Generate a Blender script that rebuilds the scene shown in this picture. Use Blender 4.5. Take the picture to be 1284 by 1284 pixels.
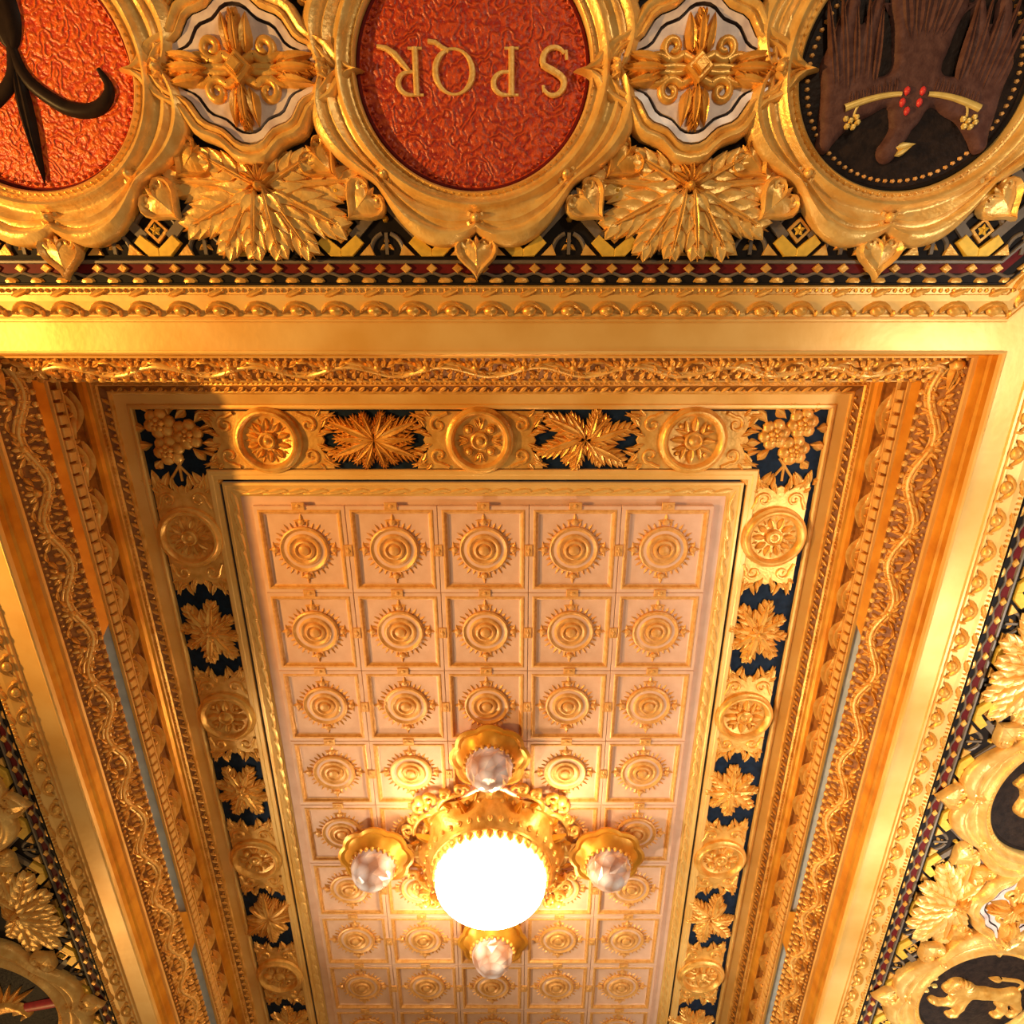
import bpy, math, random
from math import sin, cos, pi, sqrt, radians, hypot, atan2, exp
from mathutils import Matrix, Vector
import numpy as np

for o in list(bpy.data.objects):
    bpy.data.objects.remove(o)
random.seed(7)
SC = bpy.context.scene
COL = SC.collection

# ------------------------------------------------------------------ camera
CZ = 1.6
FPX = 700.0
cd = bpy.data.cameras.new('camera')
cam = bpy.data.objects.new('camera', cd)
COL.objects.link(cam)
cd.sensor_fit = 'HORIZONTAL'
cd.sensor_width = 36.0
cd.lens = FPX / 1284.0 * 36.0
cd.clip_start = 0.02
cam.location = (0, 0, CZ)
cam.rotation_euler = (radians(90 + 70.786), 0, 0)
SC.camera = cam

# ------------------------------------------------------------------ world, lights, exposure
W = bpy.data.worlds.new('hall')
SC.world = W
W.use_nodes = True
W.node_tree.nodes['Background'].inputs[0].default_value = (1.0, 0.70, 0.40, 1)
W.node_tree.nodes['Background'].inputs[1].default_value = 0.20
SC.view_settings.view_transform = 'Standard'
SC.view_settings.look = 'None'
SC.view_settings.gamma = 1.0
SC.view_settings.use_curve_mapping = False
SC.view_settings.exposure = 0.0


def lamp(name, loc, power, color, radius, kind='POINT', target=None, **kw):
    l = bpy.data.lights.new(name, kind)
    l.energy = power
    l.color = color
    if kind == 'AREA':
        l.shape = 'DISK'
        l.size = radius
    else:
        l.shadow_soft_size = radius
    for k, v in kw.items():
        setattr(l, k, v)
    o = bpy.data.objects.new(name, l)
    COL.objects.link(o)
    o.location = loc
    if target is not None:
        d = Vector(target) - Vector(loc)
        o.rotation_euler = d.to_track_quat('-Z', 'Y').to_euler()
    return o


# unseen lights added below the beams; left spot placed from its shadow edge
lamp('left_spot_lamp', (-6.60, 0.25, 1.54), 2200, (1.0, 0.55, 0.15), 0.09, 'SPOT', (1.2, 0.45, 5.0), spot_size=radians(64), spot_blend=0.85)
lamp('added_white_spot', (-5.6, 6.2, 0.9), 1300, (1.0, 0.88, 0.70), 0.12, 'SPOT', (2.1, 3.2, 5.0), spot_size=radians(50), spot_blend=0.7)
lamp('added_left_fill', (-5.2, 7.2, 2.2), 110, (1.0, 0.60, 0.20), 0.2)
for sy, sp in ((0.4, 170), (2.5, 230), (4.4, 230), (6.3, 190)):
    lamp('added_right_spot', (3.5, sy, 2.2), sp, (1.0, 0.95, 0.86), 0.15, 'SPOT', (3.0, sy, 4.4), spot_size=radians(84), spot_blend=0.8)
lamp('added_front_fill', (0.4, 4.6, 1.7), 22, (1.0, 0.76, 0.45), 0.3)
lamp('added_rear_fill', (1.8, -2.6, 1.6), 125, (1.0, 0.84, 0.60), 0.2)
GLOBE_STRENGTH = 36.0

# ------------------------------------------------------------------ main measures (metres)
ZS = CZ + 2.8            # soffit of the beams
ZC = CZ + 3.522          # upper ceiling inside the coffer
X0, X1, Y0, Y1 = -2.75, 2.37, 0.164, 8.60      # soffit edge of the coffer
XM = (X0 + X1) / 2


# ------------------------------------------------------------------ materials
def new_mat(name):
    m = bpy.data.materials.new(name)
    m.use_nodes = True
    nt = m.node_tree
    return m, nt, nt.nodes['Principled BSDF']


def gold_mat(name, c1, c2, rough=0.36, metal=0.75, scale=14.0, bump=0.25, bscale=60.0, bdist=0.01, stretch=None):
    m, nt, p = new_mat(name)
    tc = nt.nodes.new('ShaderNodeTexCoord')
    src = tc.outputs['Object']
    if stretch:
        mp = nt.nodes.new('ShaderNodeMapping')
        mp.inputs['Scale'].default_value = stretch
        nt.links.new(src, mp.inputs[0])
        src = mp.outputs[0]
    n = nt.nodes.new('ShaderNodeTexNoise')
    n.inputs['Scale'].default_value = scale
    n.inputs['Detail'].default_value = 5
    nt.links.new(src, n.inputs['Vector'])
    r = nt.nodes.new('ShaderNodeValToRGB')
    r.color_ramp.elements[0].position = 0.33
    r.color_ramp.elements[0].color = (*c2, 1)
    r.color_ramp.elements[1].position = 0.62
    r.color_ramp.elements[1].color = (*c1, 1)
    nt.links.new(n.outputs[0], r.inputs[0])
    nt.links.new(r.outputs[0], p.inputs['Base Color'])
    p.inputs['Metallic'].default_value = metal
    p.inputs['Roughness'].default_value = rough
    if metal < 0.05 and max(c1) < 0.2:
        p.inputs['Specular IOR Level'].default_value = 0.08
    if bump:
        n2 = nt.nodes.new('ShaderNodeTexNoise')
        n2.inputs['Scale'].default_value = bscale
        n2.inputs['Detail'].default_value = 4
        nt.links.new(src, n2.inputs['Vector'])
        b = nt.nodes.new('ShaderNodeBump')
        b.inputs['Strength'].default_value = bump
        b.inputs['Distance'].default_value = bdist
        nt.links.new(n2.outputs[0], b.inputs['Height'])
        nt.links.new(b.outputs[0], p.inputs['Normal'])
    return m


def flat_mat(name, c, rough=0.5, metal=0.0, c2=None, scale=20, bump=0.0, bscale=40):
    c2 = c2 or tuple(x * 0.75 for x in c)
    return gold_mat(name, c, c2, rough, metal, scale, bump, bscale)


M = {}
M['gold'] = gold_mat('gilt_plaster', (0.90, 0.50, 0.115), (0.68, 0.30, 0.040), 0.37, 0.42)
M['gold_plain'] = gold_mat('gilt_moulding', (0.92, 0.56, 0.170), (0.80, 0.42, 0.085), 0.42, 0.30, 2.5, 0.08, 30.0)
M['gold_deep'] = gold_mat('amber_gilt', (0.80, 0.36, 0.032), (0.60, 0.22, 0.014), 0.38, 0.45, 6.0, 0.08)
M['gold_pale'] = gold_mat('pale_gilt', (0.96, 0.62, 0.20), (0.82, 0.44, 0.10), 0.37, 0.40)
M['umber_shade'] = gold_mat('crevice_shade', (0.34, 0.125, 0.016), (0.20, 0.062, 0.008), 0.45, 0.25, 22)  # crevice shade of the mouldings, put into the colour of their grounds
M['yellow'] = flat_mat('yellow_enamel', (0.92, 0.56, 0.06), 0.45, 0.25)
M['strap'] = flat_mat('grey_brown_paint', (0.17, 0.125, 0.085), 0.5, 0.1)
M['black'] = flat_mat('black_paint', (0.016, 0.012, 0.011), 0.5)
M['maroon'] = flat_mat('maroon_paint', (0.14, 0.012, 0.012), 0.45)
M['navy'] = flat_mat('navy_paint', (0.010, 0.022, 0.045), 0.55, 0, (0.006, 0.012, 0.024))
M['pink'] = flat_mat('rose_beige_paint', (0.80, 0.49, 0.32), 0.5, 0.0, (0.73, 0.42, 0.26), 9, 0.1, 120)
M['stencil'] = gold_mat('tan_gilt', (0.82, 0.42, 0.12), (0.68, 0.30, 0.06), 0.45, 0.2, 30)
M['marble'] = flat_mat('lilac_marble', (0.80, 0.66, 0.60), 0.3, 0.0, (0.55, 0.42, 0.40), 16)
M['step_shade'] = flat_mat('step_shade_grey', (0.07, 0.05, 0.05), 0.5)  # shadow of the step between the marble plates, given as a dark colour
M['eagle'] = flat_mat('dark_umber_enamel', (0.135, 0.062, 0.050), 0.45, 0.0, (0.085, 0.036, 0.03), 30, 0.3, 90)
M['darkdisc'] = flat_mat('black_leather', (0.030, 0.018, 0.014), 0.5, 0.0, (0.015, 0.010, 0.009), 25, 0.6, 45)
M['iron'] = flat_mat('black_enamel', (0.028, 0.016, 0.011), 0.4, 0.0, (0.018, 0.01, 0.008))
M['red'] = flat_mat('red_enamel', (0.75, 0.045, 0.04), 0.4)
M['straw'] = flat_mat('straw_gilt', (0.95, 0.66, 0.18), 0.4, 0.3)
M['slot'] = flat_mat('grey_blue_paint', (0.70, 0.75, 0.76), 0.4, 0.0, (0.55, 0.60, 0.62), 8)


def leather(name, c1, c2):
    """embossed leather: swirling arabesque relief made by distorted waves"""
    m, nt, p = new_mat(name)
    tc = nt.nodes.new('ShaderNodeTexCoord')
    w = nt.nodes.new('ShaderNodeTexWave')
    w.wave_type = 'RINGS'
    w.inputs['Scale'].default_value = 4.0
    w.inputs['Distortion'].default_value = 26.0
    w.inputs['Detail'].default_value = 2.0
    w.inputs['Detail Scale'].default_value = 2.6
    n = nt.nodes.new('ShaderNodeTexNoise')
    n.inputs['Scale'].default_value = 60.0
    n.inputs['Detail'].default_value = 3.0
    mx = nt.nodes.new('ShaderNodeMix')
    mx.inputs[0].default_value = 0.70
    for t in (w, n):
        nt.links.new(tc.outputs['Object'], t.inputs['Vector'])
    nt.links.new(w.outputs['Fac'], mx.inputs[2])
    nt.links.new(n.outputs[0], mx.inputs[3])
    r = nt.nodes.new('ShaderNodeValToRGB')
    r.color_ramp.elements[0].position = 0.30
    r.color_ramp.elements[0].color = (*c2, 1)
    r.color_ramp.elements[1].position = 0.72
    r.color_ramp.elements[1].color = (*c1, 1)
    nt.links.new(mx.outputs[0], r.inputs[0])
    nt.links.new(r.outputs[0], p.inputs['Base Color'])
    b = nt.nodes.new('ShaderNodeBump')
    b.inputs['Strength'].default_value = 0.7
    b.inputs['Distance'].default_value = 0.02
    nt.links.new(mx.outputs[0], b.inputs['Height'])
    nt.links.new(b.outputs[0], p.inputs['Normal'])
    p.inputs['Roughness'].default_value = 0.38
    return m


M['leather_orange'] = leather('vermilion_leather', (0.88, 0.16, 0.012), (0.58, 0.035, 0.005))
M['leather_red'] = leather('crimson_leather', (0.66, 0.085, 0.010), (0.34, 0.014, 0.005))

m, nt, p = new_mat('lit_opal_glass')
p.inputs['Base Color'].default_value = (1, 0.93, 0.8, 1)
p.inputs['Emission Color'].default_value = (1.0, 0.80, 0.50, 1)
p.inputs['Emission Strength'].default_value = GLOBE_STRENGTH
M['globe'] = m
m, nt, p = new_mat('cut_crystal')
n = nt.nodes.new('ShaderNodeTexVoronoi')
n.inputs['Scale'].default_value = 9.0
r = nt.nodes.new('ShaderNodeValToRGB')
r.color_ramp.elements[0].color = (1.0, 0.90, 0.82, 1)
r.color_ramp.elements[1].position = 0.75
r.color_ramp.elements[1].color = (0.42, 0.20, 0.12, 1)
tc = nt.nodes.new('ShaderNodeTexCoord')
nt.links.new(tc.outputs['Object'], n.inputs['Vector'])
nt.links.new(n.outputs['Distance'], r.inputs[0])
nt.links.new(r.outputs[0], p.inputs['Base Color'])
nt.links.new(r.outputs[0], p.inputs['Emission Color'])
p.inputs['Emission Strength'].default_value = 0.25
p.inputs['Roughness'].default_value = 0.08
p.inputs['Transmission Weight'].default_value = 0.35
M['crystal'] = m


# ------------------------------------------------------------------ mesh builder
class MB:
    def __init__(s):
        s.v, s.f, s.m = [], [], []
        s.T = Matrix.Identity(4)

    def add(s, verts, faces, mi=0):
        o = len(s.v)
        T = s.T
        flip = T.to_3x3().determinant() < 0
        s.v += [tuple(T @ Vector(v)) for v in verts]
        for f in faces:
            f = tuple(i + o for i in f)
            s.f.append(f[::-1] if flip else f)
            s.m.append(mi)

    def grid(s, rows, mi=0, cu=False, cv=False):
        """rows[i][j] points; cu closes over i, cv over j"""
        nu, nv = len(rows), len(rows[0])
        vs = [p for r in rows for p in r]
        fs = []
        for i in range(nu if cu else nu - 1):
            for j in range(nv if cv else nv - 1):
                a, b = i * nv + j, i * nv + (j + 1) % nv
                c, d = ((i + 1) % nu) * nv + (j + 1) % nv, ((i + 1) % nu) * nv + j
                fs.append((a, b, c, d))
        s.add(vs, fs, mi)

    def mesh(s, name, mats, smooth=True, ang=38):
        me = bpy.data.meshes.new(name)
        me.from_pydata(s.v, [], s.f)
        for k in (mats if isinstance(mats, (list, tuple)) else [mats]):
            me.materials.append(M[k])
        me.polygons.foreach_set('material_index', s.m)
        me.polygons.foreach_set('use_smooth', [smooth] * len(s.f))
        me.update()
        if smooth:
            me.set_sharp_from_angle(angle=radians(ang))
        return me


def ob(name, data, parent=None, mat=None):
    o = bpy.data.objects.new(name, data)
    COL.objects.link(o)
    if parent is not None:
        o.parent = parent
    if mat is not None:
        o.matrix_local = mat
    return o


def tag(o, label=None, cat=None, group=None, kind=None):
    if label: o['label'] = label
    if cat: o['category'] = cat
    if group: o['group'] = group
    if kind: o['kind'] = kind
    return o


def copy_tree(o, parent=None):
    c = o.copy()
    COL.objects.link(c)
    if parent is not None:
        c.parent = parent
    for ch in o.children:
        copy_tree(ch, c)
    return c


TR = Matrix.Translation


def RZ(a): return Matrix.Rotation(a, 4, 'Z')


def SCL(x, y=None, z=1.0): return Matrix.Diagonal((x, x if y is None else y, z, 1))


DOWN = Matrix.Rotation(pi, 4, 'X')       # local x right, y up in the picture, z towards the viewer


def lathe(mb, prof, n=32, sx=1.0, sy=1.0, mi=0, cx=0, cy=0, mod=None):
    rows = []
    for i in range(n):
        a = 2 * pi * i / n
        row = []
        for k, (r, c) in enumerate(prof):
            rr = r * (mod(a, k) if mod else 1)
            row.append((cx + rr * cos(a) * sx, cy + rr * sin(a) * sy, c))
        rows.append(row)
    # orientation: outward/up
    mb.grid(rows, mi, cu=True)


def petal(mb, x, y, ang, L, Wd, Hh, mi=0, nu=5, nv=4, z0=0.0, fat=0.62, groove=0.35, lift=0.0):
    """ang measured from +y clockwise"""
    dx, dy = sin(ang), cos(ang)
    rows = []
    for i in range(nu + 1):
        u = i / nu
        w = Wd * (sin(pi * min(1, u ** fat)) * 0.94 + 0.06) * (1 if u < 1 else 0.15)
        hh = Hh * (0.30 + 0.70 * sin(pi * min(1, 0.12 + u * 0.86)))
        row = []
        for j in range(nv + 1):
            v = -1 + 2 * j / nv
            c = z0 + lift * u + hh * sqrt(max(0, 1 - v * v)) * (1 - groove * exp(-(v / 0.22) ** 2))
            row.append((x + dx * L * u + dy * v * w, y + dy * L * u - dx * v * w, c))
        rows.append(row)
    mb.grid(rows, mi)


def acanthus(mb, x, y, ang, L, Wd, Hh, n=4, z0=0.0, mi=0, spread=1.0, thin=1.0, rib=1.0):
    dx, dy = sin(ang), cos(ang)
    for k in range(n):
        u = 0.10 + 0.66 * k / max(1, n - 1)
        fl = Wd * (1.25 - 0.55 * u) * (0.75 + 0.5 * sin(pi * (u + 0.1)))
        for sg in (-1, 1):
            petal(mb, x + dx * L * u, y + dy * L * u, ang + sg * radians(62 - 34 * u) * spread, fl,
                  L / n * 0.36 * thin, Hh * (1 - 0.25 * u), mi, 4, 4, z0)
    petal(mb, x, y, ang, L, (L * 0.10 + 0.006) * rib, Hh * 1.25, mi, 6, 4, z0, 0.75)


def tube(mb, pts, rad, zr=1.0, mi=0, n=5, z0=0.0, closed=False):
    """half-round bead lying on the ground along a 2-D path; rad is a number or f(u)"""
    N = len(pts)
    rows = []
    for i, p in enumerate(pts):
        if closed:
            a, b = pts[i - 1], pts[(i + 1) % N]
        else:
            a, b = pts[max(0, i - 1)], pts[min(N - 1, i + 1)]
        tx, ty = b[0] - a[0], b[1] - a[1]
        l = hypot(tx, ty) or 1
        nx, ny = -ty / l, tx / l
        r = rad(i / (N - 1)) if callable(rad) else rad
        zz = p[2] if len(p) > 2 else 0
        row = []
        for k in range(n + 1):
            t = pi * k / n
            row.append((p[0] + nx * r * cos(t), p[1] + ny * r * cos(t), z0 + zz + r * zr * sin(t)))
        rows.append(row)
    mb.grid(rows, mi, cu=closed)


def spiral(cx, cy, r0, r1, turns, ph, dirn=1, n=22):
    return [(cx + (r0 + (r1 - r0) * i / n) * cos(ph + dirn * 2 * pi * turns * i / n),
             cy + (r0 + (r1 - r0) * i / n) * sin(ph + dirn * 2 * pi * turns * i / n)) for i in range(n + 1)]


def dome(mb, x, y, r, h, mi=0, n=10, z0=0.0, sx=1.0, sy=1.0, k=4):
    prof = [(r * cos(pi / 2 * j / k), z0 + h * sin(pi / 2 * j / k)) for j in range(k + 1)]
    prof[-1] = (0.0005, z0 + h)
    lathe(mb, prof, n, sx, sy, mi, x, y)


def prism(mb, poly, c0, c1, mi=0, bev=0.0, mside=None):
    """flat plate with a bevelled rim; poly counter-clockwise"""
    n = len(poly)
    cx, cy = sum(p[0] for p in poly) / n, sum(p[1] for p in poly) / n
    def off(p): 
        d = hypot(p[0] - cx, p[1] - cy) or 1
        return (p[0] - (p[0] - cx) / d * bev, p[1] - (p[1] - cy) / d * bev)
    lo = [(p[0], p[1], c0) for p in poly]
    mid = [(p[0], p[1], c1 - bev) for p in poly]
    hi = [(*off(p), c1) for p in poly]
    ms = mi if mside is None else mside
    for A, B in ((lo, mid), (mid, hi)):
        mb.add(A + B, [(i, (i + 1) % n, n + (i + 1) % n, n + i) for i in range(n)], ms)
    mb.add(hi, [tuple(range(n))], mi)


def relief(mb, caps, h, hw, res, k=0.02, mi=0, z0=0.0):
    """one smooth continuous relief grown from tapered capsules (x1,y1,r1,x2,y2,r2)"""
    A = np.array(caps, float)
    x0 = min((A[:, 0] - A[:, 2]).min(), (A[:, 3] - A[:, 5]).min()) - 3 * res
    x1 = max((A[:, 0] + A[:, 2]).max(), (A[:, 3] + A[:, 5]).max()) + 3 * res
    y0 = min((A[:, 1] - A[:, 2]).min(), (A[:, 4] - A[:, 5]).min()) - 3 * res
    y1 = max((A[:, 1] + A[:, 2]).max(), (A[:, 4] + A[:, 5]).max()) + 3 * res
    gx, gy = np.arange(x0, x1, res), np.arange(y0, y1, res)
    X, Y = np.meshgrid(gx, gy, indexing='ij')

    def sdf(X, Y):
        acc = np.zeros_like(X)
        for (ax, ay, ar, bx, by, br) in caps:
            ux, uy = bx - ax, by - ay
            t = np.clip(((X - ax) * ux + (Y - ay) * uy) / (ux * ux + uy * uy + 1e-9), 0, 1)
            d = np.hypot(X - ax - t * ux, Y - ay - t * uy) - (ar + (br - ar) * t)
            acc += np.exp(np.clip(-d / (k * 0.35), -60, 60))
        return -np.log(acc + 1e-30) * k * 0.35
    D = sdf(X, Y)
    e = res * 0.25
    for _ in range(2):
        Dx = (sdf(X + e, Y) - sdf(X - e, Y)) / (2 * e)
        Dy = (sdf(X, Y + e) - sdf(X, Y - e)) / (2 * e)
        g = Dx * Dx + Dy * Dy + 1e-6
        out = (sdf(X, Y) > 0) & (D < 1.6 * res)
        dd = sdf(X, Y)
        X = np.where(out, X - dd * Dx / g, X)
        Y = np.where(out, Y - dd * Dy / g, Y)
    dd = np.minimum(sdf(X, Y), 0)
    t = np.clip(-dd / hw, 0, 1)
    H = h * np.sqrt(1 - (1 - t) ** 2)
    ins = D < 0
    idx = -np.ones(D.shape, int)
    vs, fs = [], []
    nx, ny = D.shape

    def vid(i, j):
        if idx[i, j] < 0:
            idx[i, j] = len(vs)
            vs.append((X[i, j], Y[i, j], z0 + H[i, j]))
        return int(idx[i, j])
    near = D < 1.5 * res
    for i in range(nx - 1):
        for j in range(ny - 1):
            if ins[i:i + 2, j:j + 2].any() and near[i:i + 2, j:j + 2].all():
                fs.append((vid(i, j), vid(i + 1, j), vid(i + 1, j + 1), vid(i, j + 1)))
    mb.add(vs, fs, mi)


def poly_caps(pts, r):
    """chain of capsules; r list or number"""
    n = len(pts)
    R = r if isinstance(r, (list, tuple)) else [r] * n
    return [(pts[i][0], pts[i][1], R[i], pts[i + 1][0], pts[i + 1][1], R[i + 1]) for i in range(n - 1)]


def sweep_rect(mb, prof, rect=(X0, X1, Y0, Y1), zb=ZS, mi=0):
    """closed moulding round the coffer; prof = (inset, height above the soffit)"""
    x0, x1, y0, y1 = rect
    loops = []
    for (u, z) in prof:
        loops.append([(x0 + u, y0 + u, zb + z), (x1 - u, y0 + u, zb + z),
                      (x1 - u, y1 - u, zb + z), (x0 + u, y1 - u, zb + z)])
    for a, b in zip(loops, loops[1:]):
        mb.add(a + b, [(i, 4 + i, 4 + (i + 1) % 4, (i + 1) % 4) for i in range(4)], mi)


def structure(name, me, label, cat):
    o = ob(name, me)
    return tag(o, label, cat, None, 'structure')


# ================================================================== THE SETTING
# ---- soffit of the beams: plain gold bands around the coffer
mb = MB()
R = 6.5
for a, b in (((X0, Y0), (X1, Y0)), ((X1, Y0), (X1, Y1)), ((X1, Y1), (X0, Y1)), ((X0, Y1), (X0, Y0))):
    def out(p): return (p[0] + (R if p[0] == X1 else -R), p[1] + (R if p[1] == Y1 else -R))
    oa, o2 = out(a), out(b)
    q = [(a[0], a[1], ZS), (b[0], b[1], ZS), (o2[0], o2[1], ZS), (oa[0], oa[1], ZS)]
    t = [(x, y, ZS + 0.06) for x, y, _ in q]
    mb.add(q + t, [(0, 3, 2, 1), (4, 5, 6, 7), (2, 3, 7, 6)])
soffit = structure('trim_1', mb.mesh('soffit', 'gold_plain'),
                   'plain satin gold soffit band of the beams framing the deep ceiling recess', 'trim')

# ---- lower fascia roll
mb = MB()
sweep_rect(mb, [(-0.004, -0.004), (-0.012, -0.012), (-0.004, -0.016), (0.004, -0.010), (0.006, 0.012)])
sweep_rect(mb, [(0.006, 0.012), (0.006, 0.045), (0.016, 0.055), (0.012, 0.075)], mi=1)
sweep_rect(mb, [(0.012, 0.075), (0.014, 0.118)], mi=1)
sweep_rect(mb, [(0.014, 0.118), (0.030, 0.124), (0.032, 0.140), (0.024, 0.147)])
fascia = structure('trim_2', mb.mesh('fascia', ['gold_plain', 'gold_deep']),
                   'stepped amber gold fascia rising from the soffit edge into the recess', 'trim')

# ---- leaf-and-ribbon moulding (sloping)
mb = MB()
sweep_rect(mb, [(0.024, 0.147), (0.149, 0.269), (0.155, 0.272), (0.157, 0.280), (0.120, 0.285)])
leafmould = structure('trim_3', mb.mesh('leaf_moulding', 'umber_shade'),
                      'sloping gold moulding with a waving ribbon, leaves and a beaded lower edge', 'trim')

# ---- vertical wall: plain amber strip with slots, dentil strip, wave strip, cove
WALL = ((0.135, 0.28), (0.16, 0.36))
mb = MB()
SLOTS = ((1.90, 4.43), (4.86, 7.2))


def slot_side(side):
    def P(u, y, z): return (X1 - u, y, ZS + z) if side > 0 else (X0 + u, y, ZS + z)
    (ua, za), (ub, zb) = WALL
    ys = [Y0 + 0.1]
    for a, b in SLOTS:
        ys += [a, b]
    ys.append(Y1 - 0.1)
    for i in range(0, len(ys), 2):          # the solid amber stretches, ends cut on the slant
        ya, yb = ys[i], ys[i + 1]
        e0 = 0.05 if i else 0
        e1 = 0.05 if i + 2 < len(ys) else 0
        q = [P(ua, ya - e0, za), P(ub, ya + e0, zb), P(ub, yb - e1, zb), P(ua, yb + e1, za)]
        r = [P(ua - 0.07, ya - e0, za), P(ub - 0.07, ya + e0, zb), P(ub - 0.07, yb - e1, zb), P(ua - 0.07, yb + e1, za)]
        mb.add(q + r, [(0, 1, 2, 3), (0, 4, 5, 1), (3, 2, 6, 7), (4, 7, 6, 5)], 0)


slot_side(1)
slot_side(-1)
for yy, uu in ((Y0, 1), (Y1, -1)):
    (ua, za), (ub, zb) = WALL
    mb.add([(X0 + ua, yy + uu * ua, ZS + za), (X1 - ua, yy + uu * ua, ZS + za), (X1 - ub, yy + uu * ub, ZS + zb),
            (X0 + ub, yy + uu * ub, ZS + zb)], [(0, 1, 2, 3)], 0)
strip = structure('trim_4', mb.mesh('slot_strip', 'gold_deep'),
                  'plain amber strip between leaf moulding and dentils, broken by pale slots', 'trim')
for side in (1, -1):
    for (a, b) in SLOTS:
        mb = MB()
        def P(u, y, z): return ((X1 - u) if side > 0 else (X0 + u), y, ZS + z)
        n = 5
        rows = []
        for (u, z) in ((0.120, 0.27), (0.085, 0.285), (0.075, 0.31), (0.085, 0.35), (0.16, 0.372)):
            rows.append([P(u, a - 0.06, z), P(u, b + 0.06, z)])
        mb.grid(rows)
        o = ob('slot_trough', mb.mesh('slot_trough', 'slot'), strip)
        o['label'] = 'pale grey blue trough seen through the slot'

mb = MB()
sweep_rect(mb, [(0.155, 0.352), (0.172, 0.356), (0.172, 0.366), (0.160, 0.370)])
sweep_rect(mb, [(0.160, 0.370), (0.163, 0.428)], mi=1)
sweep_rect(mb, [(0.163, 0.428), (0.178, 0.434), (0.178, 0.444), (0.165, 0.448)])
dentil_trim = structure('trim_5', mb.mesh('dentil_strip', ['gold_plain', 'umber_shade']),
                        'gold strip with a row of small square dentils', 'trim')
mb = MB()
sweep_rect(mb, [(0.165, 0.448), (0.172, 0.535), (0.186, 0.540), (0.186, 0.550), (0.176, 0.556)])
wave_trim = structure('trim_6', mb.mesh('wave_strip', 'umber_shade'),
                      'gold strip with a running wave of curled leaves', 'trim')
mb = MB()
sweep_rect(mb, [(0.176, 0.556), (0.172, 0.58), (0.176, 0.606), (0.186, 0.626), (0.200, 0.634)])
structure('trim_7', mb.mesh('cove', 'gold_deep'), 'plain dark amber cove above the running wave', 'trim')
mb = MB()
sweep_rect(mb, [(0.200, 0.634), (0.204, 0.644), (0.214, 0.648), (0.222, 0.644), (0.230, 0.656)])
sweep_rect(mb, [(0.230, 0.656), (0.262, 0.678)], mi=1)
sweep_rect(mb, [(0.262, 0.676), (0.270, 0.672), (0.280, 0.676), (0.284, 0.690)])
bead_trim = structure('trim_8', mb.mesh('bead_moulding', ['gold', 'umber_shade']),
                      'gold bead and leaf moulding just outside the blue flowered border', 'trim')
mb = MB()
sweep_rect(mb, [(0.284, 0.690), (0.345, 0.706), (0.352, 0.698), (0.368, 0.696), (0.378, 0.704), (0.382, 0.724)])
structure('trim_9', mb.mesh('outer_frame', 'gold_plain'),
          'smooth gold frame with a thin bright rim outside the blue flowered border', 'trim')

# ---- navy ground of the flowered border and the gold frames inside it
mb = MB()
sweep_rect(mb, [(0.36, 0.722), (0.85, 0.722)])
structure('trim_10', mb.mesh('border_ground', 'navy'), 'dark navy ground behind the gilt flowers of the inner border', 'trim')
mb = MB()
sweep_rect(mb, [(0.766, 0.722), (0.768, 0.704), (0.776, 0.698), (0.800, 0.697), (0.806, 0.702), (0.832, 0.700), (0.836, 0.712)])
sweep_rect(mb, [(0.836, 0.712), (0.843, 0.730), (0.850, 0.712)], mi=2)
sweep_rect(mb, [(0.852, 0.712), (0.856, 0.700), (0.872, 0.698), (0.878, 0.706), (0.93, 0.712), (0.952, 0.722), (0.952, 0.74)])
inner = structure('trim_11', mb.mesh('inner_frame', ['gold_plain', 'black', 'strap']),
                  'gold inner frame with a dark joint and a rippled leaf border around the tiles', 'trim')

# rippled leaf border: overlapping leaves, one mesh, shared
RI = 0.905


def side_matrix(side, s, u, z, tilt=0.0):
    """frame on the recess moulding: x along, y up the profile, z towards the room.
       tilt 0 = lying in the ceiling plane, pi/2 = standing on the vertical wall"""
    if side == 'near':
        inn, org = Vector((0, 1, 0)), Vector((s, Y0 + u, ZS + z))
    elif side == 'right':
        inn, org = Vector((-1, 0, 0)), Vector((X1 - u, s, ZS + z))
    else:
        inn, org = Vector((1, 0, 0)), Vector((X0 + u, s, ZS + z))
    up = Vector((0, 0, 1))
    B = inn * cos(tilt) + up * sin(tilt)
    C = inn * sin(tilt) - up * cos(tilt)
    A = B.cross(C)
    m = Matrix((A, B, C)).transposed().to_4x4()
    m.translation = org
    return m


def span(side, u):
    return (X0 + u, X1 - u) if side == 'near' else (Y0 + u, 6.9)


def row(parent, name, me, u, z, tilt, pitch, sides=('near', 'right', 'left'), end=0.05, label=None):
    for sd in sides:
        a, b = span(sd, u)
        a, b = a + end, (b - end if sd == 'near' else b)
        n = max(1, int(round((b - a) / pitch)))
        for i in range(n):
            s = a + (b - a) * (i + 0.5) / n
            ob(name, me, parent, side_matrix(sd, s, u, z, tilt))


def beadrow(parent, name, u, z, tilt, pitch, r, h, mat='gold', sides=('near', 'right', 'left'), el=1.0, n=6):
    mbx = MB()
    for sd in sides:
        a, b = span(sd, u)
        k = int((b - a) / pitch)
        for i in range(k + 1):
            mbx.T = side_matrix(sd, a + (b - a) * i / k, u, z, tilt)
            dome(mbx, 0, 0, r, h, 0, n, 0, el, 1, 2)
    o = ob(name, mbx.mesh(name, mat), parent)
    o['kind'] = 'stuff'
    return o


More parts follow.
